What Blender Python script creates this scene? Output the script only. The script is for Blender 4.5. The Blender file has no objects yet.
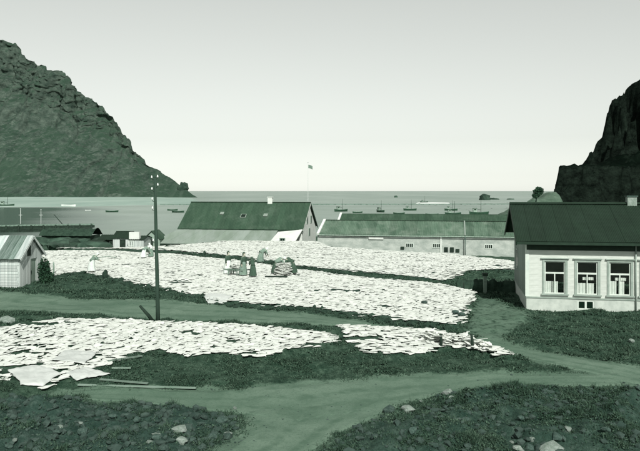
import bpy, bmesh, math, random
import numpy as np
from mathutils import Vector, Matrix

random.seed(7)
RNG = np.random.default_rng(11)
R = math.radians
SC = bpy.context.scene
COL = SC.collection

# ------------------------------------------------------------------ camera
F = 680.0            # focal length in photo pixels (640 wide)
CAMZ = 6.2
HOR = 191.0          # horizon row in the photo
cam = bpy.data.cameras.new('camera')
camo = bpy.data.objects.new('camera', cam)
COL.objects.link(camo)
camo.location = (0, 0, CAMZ)
camo.rotation_euler = (R(90), 0, 0)
cam.sensor_width = 36.0
cam.lens = 36.0 * F / 640.0
cam.shift_y = -(225.5 - HOR) / 640.0
cam.clip_start = 0.1
cam.clip_end = 90000
SC.camera = camo

# ------------------------------------------------------------------ light
SUN_EL = 42.0
SUN_AZ = 12.5        # degrees to the right of straight behind the camera
sx, sy, sz = (math.sin(R(SUN_AZ)) * math.cos(R(SUN_EL)), -math.cos(R(SUN_AZ)) * math.cos(R(SUN_EL)), math.sin(R(SUN_EL)))
w = bpy.data.worlds.new('World')
SC.world = w
w.use_nodes = True
nt = w.node_tree
nt.nodes.clear()
wo = nt.nodes.new('ShaderNodeOutputWorld')
bg = nt.nodes.new('ShaderNodeBackground')
sk = nt.nodes.new('ShaderNodeTexSky')
sk.sky_type = 'NISHITA'
sk.sun_disc = False
sk.sun_elevation = R(SUN_EL)
sk.sun_rotation = math.atan2(sx, sy)
sk.altitude = 0
sk.air_density = 1.0
sk.dust_density = 0.3
sk.ozone_density = 1.0
hs = nt.nodes.new('ShaderNodeHueSaturation')
hs.inputs['Saturation'].default_value = 0.10
tint = nt.nodes.new('ShaderNodeMix')
tint.data_type = 'RGBA'
tint.blend_type = 'MULTIPLY'
tint.inputs[0].default_value = 1.0
tint.inputs[7].default_value = (0.955, 1.0, 0.905, 1)
nt.links.new(sk.outputs[0], hs.inputs['Color'])
nt.links.new(hs.outputs[0], tint.inputs[6])
# even the sky out a little: thin high haze brightens the upper sky
dn = nt.nodes.new('ShaderNodeVectorMath'); dn.operation = 'SCALE'; dn.inputs['Scale'].default_value = .125
gm_ = nt.nodes.new('ShaderNodeGamma'); gm_.inputs[1].default_value = .72
up_ = nt.nodes.new('ShaderNodeVectorMath'); up_.operation = 'SCALE'; up_.inputs['Scale'].default_value = 8.0
nt.links.new(tint.outputs[2], dn.inputs[0])
nt.links.new(dn.outputs[0], gm_.inputs[0])
nt.links.new(gm_.outputs[0], up_.inputs[0])
nt.links.new(up_.outputs[0], bg.inputs[0])
bg.inputs[1].default_value = 0.110
nt.links.new(bg.outputs[0], wo.inputs[0])

sl = bpy.data.lights.new('sun', 'SUN')
sl.energy = 5.0
sl.angle = R(0.53)
sl.color = (1.0, 0.985, 0.93)
slo = bpy.data.objects.new('sun', sl)
COL.objects.link(slo)
slo.rotation_euler = Vector((sx, sy, sz)).to_track_quat('Z', 'Y').to_euler()
slo.location = (10, -20, 40)

vs = SC.view_settings
vs.view_transform = 'Standard'
vs.look = 'None'
vs.exposure = 0.0
vs.gamma = 1.0
vs.use_curve_mapping = False


# ------------------------------------------------------------------ helpers
def P(px, py, z=0.0):
    D = (CAMZ - z) * F / (py - HOR)
    return Vector(((px - 320) / F * D, D, z))


def Q(px, py, D):
    return Vector(((px - 320) / F * D, D, CAMZ - (py - HOR) / F * D))


def _hash(ix, iy, iz, seed):
    n = (ix.astype(np.int64) * 374761393 + iy.astype(np.int64) * 668265263 + iz.astype(np.int64) * 2147483647 + seed * 974634777) & 0xFFFFFFFF
    n = ((n ^ (n >> 13)) * 1274126177) & 0xFFFFFFFF
    n = n ^ (n >> 16)
    return (n & 0xFFFF) / 65535.0 * 2 - 1


def vnoise(x, y, z=None, seed=0):
    x = np.asarray(x, float)
    y = np.asarray(y, float)
    z = np.zeros_like(x) if z is None else np.asarray(z, float)
    ix, iy, iz = np.floor(x), np.floor(y), np.floor(z)
    fx, fy, fz = x - ix, y - iy, z - iz
    u, v, t = (f * f * f * (f * (f * 6 - 15) + 10) for f in (fx, fy, fz))
    out = 0
    for dx in (0, 1):
        for dy in (0, 1):
            for dz in (0, 1):
                wgt = (u if dx else 1 - u) * (v if dy else 1 - v) * (t if dz else 1 - t)
                out = out + wgt * _hash(ix + dx, iy + dy, iz + dz, seed)
    return out


def fbm(x, y, z=None, oct=4, seed=0, gain=0.5):
    a, f, s = 1.0, 1.0, 0
    for o in range(oct):
        s = s + a * vnoise(np.asarray(x) * f + 13.7 * o, np.asarray(y) * f - 7.1 * o, None if z is None else np.asarray(z) * f, seed + o)
        a *= gain
        f *= 2.03
    return s


def sstep(a, b, x):
    t = np.clip((np.asarray(x, float) - a) / (b - a), 0, 1)
    return t * t * (3 - 2 * t)


def inpoly(x, y, poly):
    x = np.asarray(x, float)
    y = np.asarray(y, float)
    ins = np.zeros(x.shape, bool)
    n = len(poly)
    for i in range(n):
        x0, y0 = poly[i]
        x1, y1 = poly[(i + 1) % n]
        if y0 == y1:
            continue
        c = (y0 > y) != (y1 > y)
        xi = (x1 - x0) * (y - y0) / (y1 - y0) + x0
        ins ^= c & (x < xi)
    return ins


def dist_poly(x, y, poly):
    x = np.asarray(x, float)
    y = np.asarray(y, float)
    d = np.full(x.shape, 1e9)
    n = len(poly)
    for i in range(n):
        x0, y0 = poly[i]
        x1, y1 = poly[(i + 1) % n]
        ex, ey = x1 - x0, y1 - y0
        L = ex * ex + ey * ey + 1e-12
        t = np.clip(((x - x0) * ex + (y - y0) * ey) / L, 0, 1)
        d = np.minimum(d, np.hypot(x - x0 - t * ex, y - y0 - t * ey))
    return np.where(inpoly(x, y, poly), d, -d)       # positive inside


def wp(pts):
    return [tuple(P(a, b)[:2]) for a, b in pts]


def tag(o, label=None, cat=None, group=None, kind=None):
    if label: o['label'] = label
    if cat: o['category'] = cat
    if group: o['group'] = group
    if kind: o['kind'] = kind
    return o


def empty(name, loc=(0, 0, 0), rz=0.0):
    o = bpy.data.objects.new(name, None)
    COL.objects.link(o)
    o.location = loc
    o.rotation_euler = (0, 0, rz)
    return o


def link(name, me, mat=None, parent=None, loc=None, rot=None):
    o = bpy.data.objects.new(name, me)
    COL.objects.link(o)
    if mat is not None and len(me.materials) == 0:
        me.materials.append(mat)
    o.parent = parent
    if loc is not None: o.location = loc
    if rot is not None: o.rotation_euler = rot
    return o


def copy_tree(o, parent=None):
    c = o.copy()
    COL.objects.link(c)
    c.parent = parent
    for ch in [k for k in o.children]:
        copy_tree(ch, c)
    return c


class MB:
    """collects shapes for one mesh"""
    def __init__(s):
        s.v, s.f, s.sm = [], [], []

    def add(s, v, f, smooth=False):
        n = len(s.v)
        s.v += [tuple(p) for p in v]
        s.f += [tuple(i + n for i in q) for q in f]
        s.sm += [smooth] * len(f)
        return s

    def box(s, x0, x1, y0, y1, z0, z1):
        v = [(x0, y0, z0), (x1, y0, z0), (x1, y1, z0), (x0, y1, z0), (x0, y0, z1), (x1, y0, z1), (x1, y1, z1), (x0, y1, z1)]
        return s.add(v, [(0, 3, 2, 1), (4, 5, 6, 7), (0, 1, 5, 4), (1, 2, 6, 5), (2, 3, 7, 6), (3, 0, 4, 7)])

    def bar(s, a, b, wd, ht, up=(0, 0, 1)):
        a, b = Vector(a), Vector(b)
        d = (b - a).normalized()
        u = Vector(up)
        sd = d.cross(u)
        if sd.length < 1e-4:
            sd = d.cross(Vector((1, 0, 0)))
        sd.normalize()
        u = sd.cross(d).normalized()
        v = []
        for p in (a, b):
            for i, j in ((-1, -1), (1, -1), (1, 1), (-1, 1)):
                v.append(p + sd * (i * wd / 2) + u * (j * ht / 2))
        return s.add(v, [(0, 1, 2, 3), (7, 6, 5, 4), (0, 4, 5, 1), (1, 5, 6, 2), (2, 6, 7, 3), (3, 7, 4, 0)])

    def tube(s, pts, rad, n=8, smooth=True):
        pts = [Vector(p) for p in pts]
        if not hasattr(rad, '__len__'):
            rad = [rad] * len(pts)
        v, f = [], []
        for i, p in enumerate(pts):
            d = (pts[min(i + 1, len(pts) - 1)] - pts[max(i - 1, 0)]).normalized()
            a = d.cross(Vector((0, 1, 0)) if abs(d.y) < 0.9 else Vector((1, 0, 0))).normalized()
            b = d.cross(a)
            for k in range(n):
                t = 2 * math.pi * k / n
                v.append(p + (a * math.cos(t) + b * math.sin(t)) * rad[i])
        for i in range(len(pts) - 1):
            for k in range(n):
                f.append((i * n + k, i * n + (k + 1) % n, (i + 1) * n + (k + 1) % n, (i + 1) * n + k))
        s.add(v, f, smooth)
        m = len(pts) - 1
        n0 = len(s.v) - len(v)
        s.f.append(tuple(n0 + k for k in range(n))[::-1]); s.sm.append(False)
        s.f.append(tuple(n0 + m * n + k for k in range(n))); s.sm.append(False)
        return s

    def lathe(s, prof, n=12, c=(0, 0, 0), sx=1.0, sy=1.0, smooth=True):
        v, f = [], []
        for r, z in prof:
            for k in range(n):
                t = 2 * math.pi * k / n
                v.append((c[0] + r * math.cos(t) * sx, c[1] + r * math.sin(t) * sy, c[2] + z))
        for i in range(len(prof) - 1):
            for k in range(n):
                f.append((i * n + k, i * n + (k + 1) % n, (i + 1) * n + (k + 1) % n, (i + 1) * n + k))
        s.add(v, f, smooth)
        n0 = len(s.v) - len(v)
        s.f.append(tuple(n0 + k for k in range(n))[::-1]); s.sm.append(False)
        m = len(prof) - 1
        s.f.append(tuple(n0 + m * n + k for k in range(n))); s.sm.append(False)
        return s

    def mesh(s, name='mesh'):
        me = bpy.data.meshes.new(name)
        me.from_pydata(s.v, [], s.f)
        me.polygons.foreach_set('use_smooth', s.sm)
        me.update()
        return me

    def build(s, name, mat, parent=None, loc=None, rot=None):
        return link(name, s.mesh(name), mat, parent, loc, rot)


def np_mesh(name, V, Fc, smooth=True):
    """V (n,3), Fc (m,k) arrays"""
    me = bpy.data.meshes.new(name)
    V = np.asarray(V, np.float32)
    Fc = np.asarray(Fc, np.int32)
    k = Fc.shape[1]
    me.vertices.add(len(V))
    me.vertices.foreach_set('co', V.ravel())
    me.loops.add(Fc.size)
    me.loops.foreach_set('vertex_index', Fc.ravel())
    me.polygons.add(len(Fc))
    me.polygons.foreach_set('loop_start', np.arange(0, Fc.size, k, dtype=np.int32))
    me.polygons.foreach_set('loop_total', np.full(len(Fc), k, np.int32))
    me.polygons.foreach_set('use_smooth', np.full(len(Fc), smooth, bool))
    me.update(calc_edges=True)
    return me


def grid_faces(ny, nx):
    i = np.arange(ny - 1)[:, None] * nx + np.arange(nx - 1)[None, :]
    return np.stack([i, i + 1, i + nx + 1, i + nx], -1).reshape(-1, 4)


# ------------------------------------------------------------------ materials
def lin(r, g, b):
    return tuple((c / 12.92 if c <= 0.04045 else ((c + 0.055) / 1.055) ** 2.4) for c in (r / 255, g / 255, b / 255)) + (1,)


class NT:
    def __init__(s, name):
        s.m = bpy.data.materials.new(name)
        s.m.use_nodes = True
        s.t = s.m.node_tree
        s.b = s.t.nodes['Principled BSDF']

    def n(s, typ, **kw):
        x = s.t.nodes.new(typ)
        for k, v in kw.items():
            setattr(x, k, v)
        return x

    def l(s, a, b):
        s.t.links.new(a, b)

    def noise(s, vec, scale, detail=5, rough=0.6, dist=0.0):
        x = s.n('ShaderNodeTexNoise')
        x.inputs['Scale'].default_value = scale
        x.inputs['Detail'].default_value = detail
        x.inputs['Roughness'].default_value = rough
        x.inputs['Distortion'].default_value = dist
        if vec is not None: s.l(vec, x.inputs['Vector'])
        return x.outputs['Fac']

    def ramp(s, fac, stops):
        x = s.n('ShaderNodeValToRGB')
        e = x.color_ramp.elements
        while len(e) < len(stops): e.new(0.5)
        for i, (p, c) in enumerate(stops):
            e[i].position = p
            e[i].color = c
        s.l(fac, x.inputs[0])
        return x.outputs[0]

    def mix(s, fac, a, b, mode='MIX'):
        x = s.n('ShaderNodeMix', data_type='RGBA', blend_type=mode)
        for i, val in ((0, fac), (6, a), (7, b)):
            if isinstance(val, (int, float)): x.inputs[i].default_value = val
            elif isinstance(val, tuple): x.inputs[i].default_value = val
            else: s.l(val, x.inputs[i])
        return x.outputs[2]

    def map(s, val, a, b, c, d):
        x = s.n('ShaderNodeMapRange')
        s.l(val, x.inputs[0])
        for i, q in enumerate((a, b, c, d)): x.inputs[i + 1].default_value = q
        return x.outputs[0]

    def bump(s, h, strength, dist, prev=None):
        x = s.n('ShaderNodeBump')
        x.inputs['Strength'].default_value = strength
        x.inputs['Distance'].default_value = dist
        s.l(h, x.inputs['Height'])
        if prev is not None: s.l(prev, x.inputs['Normal'])
        return x.outputs[0]

    def coord(s, which='Object', scale=None):
        x = s.n('ShaderNodeTexCoord').outputs[which]
        if scale:
            m = s.n('ShaderNodeMapping')
            m.inputs['Scale'].default_value = scale
            s.l(x, m.inputs[0])
            x = m.outputs[0]
        return x


def simple(name, c1, c2, scale=3.0, rough=0.85, bump=0.3, bdist=0.02, stretch=None, rnd=0.0, lo=0.35, hi=0.65, spec=0.25, fine=0, place=False, patch=None):
    k = NT(name)
    co = k.coord('Object', stretch)
    if place:                      # run the wear on across neighbouring sheets
        m_ = k.n('ShaderNodeMapping')
        m_.inputs['Scale'].default_value = stretch or (1, 1, 1)
        k.l(k.n('ShaderNodeNewGeometry').outputs['Position'], m_.inputs[0])
        co = m_.outputs[0]
    f = k.noise(co, scale)
    col = k.ramp(f, [(lo, c1), (hi, c2)])
    if patch:
        pf = k.noise(k.n('ShaderNodeNewGeometry').outputs['Position'], .45, 6, .7)
        col = k.mix(k.map(pf, .5, .68, 0, .7), col, patch)
    if fine:
        f2 = k.noise(co, fine, 3)
        col = k.mix(k.map(f2, 0.4, 0.7, 0.0, 0.45), col, c1)
    if rnd:
        oi = k.n('ShaderNodeObjectInfo')
        v = k.map(oi.outputs['Random'], 0, 1, 1 - rnd, 1 + rnd)
        h = k.n('ShaderNodeHueSaturation')
        k.l(v, h.inputs['Value'])
        k.l(col, h.inputs['Color'])
        col = h.outputs[0]
    k.l(col, k.b.inputs['Base Color'])
    k.b.inputs['Roughness'].default_value = rough
    k.b.inputs['Specular IOR Level'].default_value = spec
    if bump:
        k.l(k.bump(k.noise(co, scale * 4, 4), bump, bdist), k.b.inputs['Normal'])
    return k.m


def c(r, g, b):
    l = .2126 * r + .7152 * g + .0722 * b
    k = 1.06 if l < .2 else 1.0
    r, g, b = (max(0.0, l + (q - l) * k) for q in (r, g, b))
    return (r, g, b * (.94 if l < .2 else 1.0), 1)


M = {}
M['wall_white'] = simple('painted_boards_white', c(.46, .505, .46), c(.58, .62, .575), 1.3, .7, .15, .01, (1, 1, 6), patch=c(.42, .465, .42))
M['wall_plinth'] = simple('plinth_plaster', c(.38, .43, .39), c(.50, .55, .50), 2.2, .85, .3, .02)
M['trim'] = simple('window_trim_paint', c(.22, .28, .24), c(.30, .36, .32), 3, .6, .1, .005)
M['sash'] = simple('sash_paint', c(.50, .57, .52), c(.6, .66, .6), 3, .6, .1, .005)
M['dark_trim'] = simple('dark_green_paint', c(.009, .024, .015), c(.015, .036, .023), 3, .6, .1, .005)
M['roof_dark'] = simple('roof_iron_dark_green', c(.006, .018, .010), c(.009, .0245, .0142), 1.0, .75, .12, .01, (2.5, .5, .5), rnd=.05, place=True, patch=c(.012, .027, .018), spec=.3)
M['roof_green'] = simple('roof_iron_green', c(.021, .049, .031), c(.034, .068, .045), .8, .75, .12, .01, (2, .4, .4), rnd=.10, place=True, patch=c(.058, .092, .070), spec=.3)
M['roof_worn'] = simple('roof_iron_weathered', c(.050, .092, .066), c(.105, .158, .124), .7, .75, .12, .01, (2, .4, .4), rnd=.14, place=True, patch=c(.16, .205, .175), spec=.25)
M['roof_pale'] = simple('roof_iron_pale', c(.165, .21, .182), c(.225, .27, .24), .5, .75, .12, .01, (1.5, .4, .4), rnd=.06, place=True, spec=.25)
M['shed_roof'] = simple('shed_roof_boards', c(.28, .34, .325), c(.47, .52, .50), 1.6, .85, .3, .02, (4, .5, 1), rnd=.14)
M['limewash'] = simple('limewashed_stone', c(.27, .315, .285), c(.46, .50, .46), .9, .9, .35, .03, (1, 1, 1.6), fine=6)
M['white_paint'] = simple('white_limewash', c(.54, .58, .54), c(.64, .68, .635), 1.2, .85, .15, .01)
M['grey_boards'] = simple('grey_boards', c(.16, .24, .19), c(.30, .38, .32), 1.5, .85, .3, .01, (8, 8, .4), rnd=.15)
M['pale_boards'] = simple('pale_boards', c(.33, .385, .365), c(.54, .585, .56), 1.5, .85, .3, .01, (6, 6, .5), rnd=.15)
M['tarred'] = simple('tarred_timber', c(.007, .016, .011), c(.018, .036, .026), 2, .8, .3, .02, rnd=.2)
M['pole_wood'] = simple('creosoted_pole', c(.016, .034, .025), c(.032, .058, .045), 2, .85, .4, .01, (8, 8, .5))
M['plank'] = simple('weathered_plank', c(.10, .155, .125), c(.19, .245, .21), 2, .9, .3, .01, (.5, 8, 8), rnd=.2)
M['porcelain'] = simple('porcelain', c(.7, .74, .7), c(.78, .82, .78), 5, .25, 0, 0, spec=.5)
M['void'] = simple('dark_interior', c(.006, .012, .008), c(.01, .02, .013), 3, .9, 0, 0)
M['curtain'] = simple('curtain_cotton', c(.62, .68, .64), c(.74, .78, .74), 4, .9, .1, .005)
M['canvas'] = simple('canvas_sheet', c(.42, .455, .43), c(.54, .57, .545), 2.2, .95, .5, .02, rnd=.05, fine=9)
M['rope_white'] = simple('white_spar', c(.36, .41, .38), c(.46, .50, .48), 4, .7, 0, 0)
M['cloth_dark'] = simple('dark_wool', c(.032, .060, .044), c(.05, .085, .065), 6, .95, .3, .01)
M['cloth_grey'] = simple('grey_wool', c(.12, .18, .145), c(.18, .25, .21), 6, .95, .3, .01)
M['cloth_pale'] = simple('pale_apron', c(.50, .56, .52), c(.6, .66, .62), 6, .95, .3, .01)
M['skin'] = simple('skin', c(.33, .33, .27), c(.38, .38, .31), 8, .6, 0, 0)
M['hull_dark'] = simple('hull_dark', c(.015, .045, .028), c(.03, .07, .045), 1.5, .6, .1, .01, rnd=.2)
M['hull_white'] = simple('hull_white', c(.66, .7, .67), c(.76, .8, .77), 1.5, .5, .1, .01)
M['deck'] = simple('deck_wood', c(.10, .17, .13), c(.17, .24, .20), 2, .8, .2, .01)
M['stone_grey'] = simple('basalt_stone', c(.026, .050, .043), c(.070, .105, .095), 2.5, .95, .6, .04, rnd=.25, fine=9)
M['stone_pale'] = simple('pale_lichen_stone', c(.15, .20, .175), c(.30, .345, .32), 2.5, .95, .8, .04, rnd=.15, fine=9)
M['shore_rock'] = simple('shore_rock', c(.014, .032, .023), c(.045, .078, .060), .8, .95, .6, .08, rnd=.3)
M['turf'] = simple('turf_heap', c(.010, .025, .017), c(.028, .054, .039), 2.0, .95, .8, .06)
M['mole'] = simple('mole_stone', c(.09, .145, .12), c(.16, .22, .19), .3, .95, .3, .1)
M['sand'] = simple('pale_sand', c(.20, .285, .245), c(.30, .385, .335), .02, .95, .1, .05, (1, .25, 1), fine=.12)
M['slope'] = simple('pale_shore_grass', c(.045, .078, .058), c(.09, .13, .104), .35, .95, .4, .1, fine=1.2)
M['gable_shade'] = simple('gable_shade_grey', c(.17, .22, .19), c(.25, .30, .27), 1.5, .6, .15, .01, (4, .5, 4), rnd=.08)  # darker grey that puts the shade of the house gable into its colour
M['old_board'] = simple('old_roof_board', c(.07, .11, .095), c(.17, .22, .20), 1.6, .9, .3, .01, (8, .6, 8), rnd=.2)
M['grass_blade'] = None
M['leaf'] = simple('bush_leaf', c(.012, .038, .022), c(.03, .07, .042), .6, .9, 0, 0)


def make_glass():
    k = NT('window_glass')
    t = k.n('ShaderNodeBsdfTransparent')
    t.inputs[0].default_value = (.95, .96, .95, 1)
    g = k.n('ShaderNodeBsdfGlossy')
    g.inputs['Roughness'].default_value = 0.03
    mx = k.n('ShaderNodeMixShader')
    mx.inputs[0].default_value = .05
    k.l(t.outputs[0], mx.inputs[1])
    k.l(g.outputs[0], mx.inputs[2])
    k.l(mx.outputs[0], k.t.nodes['Material Output'].inputs[0])
    return k.m


M['glass'] = make_glass()


def make_ground():
    k = NT('turf_and_soil')
    co = k.coord('Object')
    a = k.n('ShaderNodeAttribute', attribute_name='dirt').outputs['Fac']
    st = k.n('ShaderNodeAttribute', attribute_name='stony').outputs['Fac']
    n1 = k.noise(co, .35, 6, .65)
    n2 = k.noise(co, 2.6, 6, .7)
    n3 = k.noise(co, 11, 6, .8)
    grass = k.ramp(n2, [(.34, c(.011, .029, .019)), (.50, c(.032, .064, .046)), (.66, c(.090, .142, .108))])
    grass2 = k.ramp(n2, [(.34, c(.018, .043, .029)), (.66, c(.082, .132, .100))])
    grass = k.mix(k.map(n1, .4, .62, 0, 1), grass, grass2)
    grass = k.mix(k.map(n3, .42, .62, 0, .75), grass, c(.014, .034, .023))
    stone = k.ramp(n2, [(.32, c(.018, .040, .033)), (.55, c(.042, .076, .065)), (.75, c(.09, .13, .118))])
    stone = k.mix(k.map(n3, .42, .62, 0, .75), stone, c(.014, .032, .026))
    dirt = k.ramp(n1, [(.32, c(.075, .125, .095)), (.68, c(.125, .185, .148))])
    dirt = k.mix(k.map(n3, .4, .75, 0, .35), dirt, c(.07, .135, .095))
    col = k.mix(st, grass, stone)
    # ragged edge between dirt and turf
    e = k.n('ShaderNodeMath', operation='ADD')
    k.l(a, e.inputs[0])
    k.l(k.map(n2, .3, .7, -.35, .35), e.inputs[1])
    col = k.mix(k.map(e.outputs[0], .35, .65, 0, 1), col, dirt)
    k.l(col, k.b.inputs['Base Color'])
    k.b.inputs['Roughness'].default_value = .95
    k.b.inputs['Specular IOR Level'].default_value = .1
    b1 = k.bump(n2, .9, .08)
    k.l(k.bump(n3, 1.0, .04, b1), k.b.inputs['Normal'])
    return k.m


def make_path():
    k = NT('trodden_path')
    co = k.coord('Object')
    n1 = k.noise(co, .22, 5, .6)
    n2 = k.noise(co, 1.7, 6, .7, .4)
    n3 = k.noise(co, 14, 4, .75)
    col = k.ramp(n1, [(.32, c(.078, .128, .098)), (.68, c(.140, .200, .162))])
    col = k.mix(k.map(n2, .45, .72, 0, .55), col, c(.052, .094, .069))
    col = k.mix(k.map(n3, .50, .70, 0, .6), col, c(.045, .085, .062))
    n5 = k.noise(co, 45, 3, .8)
    col = k.mix(k.map(n5, .60, .72, 0, .6), col, c(.26, .31, .28))
    col = k.mix(k.map(n5, .40, .28, 0, .6), col, c(.03, .06, .043))
    ac = k.n('ShaderNodeAttribute', attribute_name='across').outputs['Fac']
    ad = k.n('ShaderNodeMath', operation='ADD')
    k.l(ac, ad.inputs[0])
    k.l(k.map(k.noise(co, .35, 3, .5), .3, .7, -.10, .10), ad.inputs[1])
    sn = k.n('ShaderNodeMath', operation='SINE')
    mu = k.n('ShaderNodeMath', operation='MULTIPLY')
    k.l(ad.outputs[0], mu.inputs[0])
    mu.inputs[1].default_value = 18.8
    k.l(mu.outputs[0], sn.inputs[0])
    wear = k.n('ShaderNodeMath', operation='MULTIPLY')
    k.l(k.map(sn.outputs[0], .1, .95, 0, 1), wear.inputs[0])
    k.l(k.map(n2, .35, .65, .1, .8), wear.inputs[1])
    col = k.mix(wear.outputs[0], col, c(.060, .105, .078))
    k.l(col, k.b.inputs['Base Color'])
    k.b.inputs['Roughness'].default_value = .95
    k.b.inputs['Specular IOR Level'].default_value = .1
    b1 = k.bump(n2, .5, .05)
    k.l(k.bump(n3, .6, .015, b1), k.b.inputs['Normal'])
    return k.m


def make_fish():
    k = NT('salt_cod')
    co = k.coord('Object')
    g = k.n('ShaderNodeNewGeometry')
    f = k.noise(co, 5, 4, .6)
    col = k.ramp(f, [(.3, c(.50, .53, .485)), (.55, c(.68, .71, .67))])
    col2 = k.mix(k.map(g.outputs['Random Per Island'], .0, 1, 0, .45), col, c(.36, .40, .35))
    k.l(col2, k.b.inputs['Base Color'])
    k.b.inputs['Roughness'].default_value = .75
    k.b.inputs['Specular IOR Level'].default_value = .3
    k.l(k.bump(k.noise(co, 22, 3), .35, .01), k.b.inputs['Normal'])
    return k.m


def make_sea():
    k = NT('sea_water')
    co = k.coord('Object')
    sep = k.n('ShaderNodeSeparateXYZ')
    k.l(co, sep.inputs[0])
    n1 = k.noise(k.coord('Object', (1, .22, 1)), .006, 6, .65)
    n0 = k.noise(k.coord('Object', (.25, 1, 1)), .02, 5, .6)
    col = k.ramp(n1, [(.35, c(.19, .245, .212)), (.65, c(.28, .335, .30))])
    col = k.mix(k.map(n0, .45, .65, 0, .35), col, c(.15, .20, .172))
    # still water behind the pier, the mountain's dark reflection put into its colour
    e0 = k.n('ShaderNodeMath', operation='MULTIPLY_ADD')
    k.l(sep.outputs[1], e0.inputs[0])
    e0.inputs[1].default_value = .33
    k.l(sep.outputs[0], e0.inputs[2])
    e = k.n('ShaderNodeMath', operation='ADD')
    k.l(e0.outputs[0], e.inputs[0])
    k.l(k.map(n0, .3, .7, -10, 10), e.inputs[1])
    calm_reflect = k.n('ShaderNodeMath', operation='MULTIPLY')
    k.l(k.map(e.outputs[0], 12, -28, 0, 1), calm_reflect.inputs[0])
    k.l(k.map(sep.outputs[1], 430, 455, 1, 0), calm_reflect.inputs[1])
    col = k.mix(calm_reflect.outputs[0], col, c(.055, .085, .075))
    k.l(col, k.b.inputs['Base Color'])
    k.l(k.map(calm_reflect.outputs[0], 0, 1, .55, .16), k.b.inputs['Roughness'])
    k.b.inputs['Specular IOR Level'].default_value = .22
    w1 = k.noise(k.coord('Object', (1, 1.6, 1)), .9, 4, .6)
    w2 = k.noise(k.coord('Object', (1, 2, 1)), .12, 4, .6)
    bb = k.n('ShaderNodeBump')
    k.l(k.map(calm_reflect.outputs[0], 0, 1, .6, .05), bb.inputs['Strength'])
    bb.inputs['Distance'].default_value = 1.2
    k.l(w2, bb.inputs['Height'])
    b2 = k.n('ShaderNodeBump')
    k.l(k.map(calm_reflect.outputs[0], 0, 1, .8, .06), b2.inputs['Strength'])
    b2.inputs['Distance'].default_value = .25
    k.l(w1, b2.inputs['Height'])
    k.l(bb.outputs[0], b2.inputs['Normal'])
    k.l(b2.outputs[0], k.b.inputs['Normal'])
    return k.m


def make_mountain(name, rock1, rock2, grass1, grass2, sc, lo, hi, specks=True):
    k = NT(name)
    co = k.coord('Object')
    g = k.n('ShaderNodeNewGeometry')
    sep = k.n('ShaderNodeSeparateXYZ')
    k.l(g.outputs['True Normal'], sep.inputs[0])
    n1 = k.noise(co, .012 * sc, 8, .68)
    n2 = k.noise(k.coord('Object', (1, 1, 1.5)), .05 * sc, 8, .75)
    n4 = k.noise(k.coord('Object', (1, .3, .16)), .045 * sc, 6, .7, .6)
    n3 = k.noise(co, .25 * sc, 5, .7)
    rock = k.ramp(n2, [(.32, rock1), (.68, rock2)])
    rock = k.mix(k.map(n3, .5, .72, 0, .6), rock, rock1)
    gr = k.ramp(n1, [(.3, grass1), (.7, grass2)])
    gr = k.mix(k.map(n3, .48, .75, 0, .45), gr, grass1)
    gr = k.mix(k.map(n4, .50, .66, 0, .55), gr, k.mix(.5, rock2, grass2))
    gr = k.mix(k.map(n4, .30, .44, .5, 0), gr, rock1)
    if specks:
        gr = k.mix(k.map(k.noise(co, .12 * sc, 2, .5), .69, .73, 0, .75), gr, rock2)
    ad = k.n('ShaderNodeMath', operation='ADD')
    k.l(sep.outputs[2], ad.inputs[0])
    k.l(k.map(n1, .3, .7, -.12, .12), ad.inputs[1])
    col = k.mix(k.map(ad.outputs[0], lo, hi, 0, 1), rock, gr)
    k.l(col, k.b.inputs['Base Color'])
    k.b.inputs['Roughness'].default_value = .95
    k.b.inputs['Specular IOR Level'].default_value = .02
    b = k.bump(n2, .8, 6 / sc)
    k.l(k.bump(n3, .6, 1.5 / sc, b), k.b.inputs['Normal'])
    return k.m


def make_grass():
    k = NT('grass_and_weeds')
    g = k.n('ShaderNodeNewGeometry')
    col = k.ramp(g.outputs['Random Per Island'], [(0, c(.014, .033, .022)), (.5, c(.034, .066, .047)), (1, c(.085, .132, .100))])
    f = k.noise(k.coord(), .9, 6, .7)
    col = k.mix(k.map(f, .45, .62, 0, .75), col, c(.020, .045, .031))
    col = k.mix(k.map(f, .42, .30, 0, .5), col, c(.10, .15, .115))
    k.l(col, k.b.inputs['Base Color'])
    k.b.inputs['Roughness'].default_value = .85
    k.b.inputs['Specular IOR Level'].default_value = .15
    return k.m


M['grass_blade'] = make_grass()
M['ground'] = make_ground()
M['path'] = make_path()
M['fish'] = make_fish()
M['sea'] = make_sea()
M['mountain'] = make_mountain('mountain_slope', c(.020, .036, .030), c(.105, .138, .120), c(.024, .047, .035), c(.044, .076, .057), 1.0, .60, .80)
M['cliff'] = make_mountain('black_cliff', c(.0004, .001, .0008), c(.016, .025, .020), c(.0006, .002, .0013), c(.004, .009, .006), 4.0, .45, .75, False)

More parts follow.
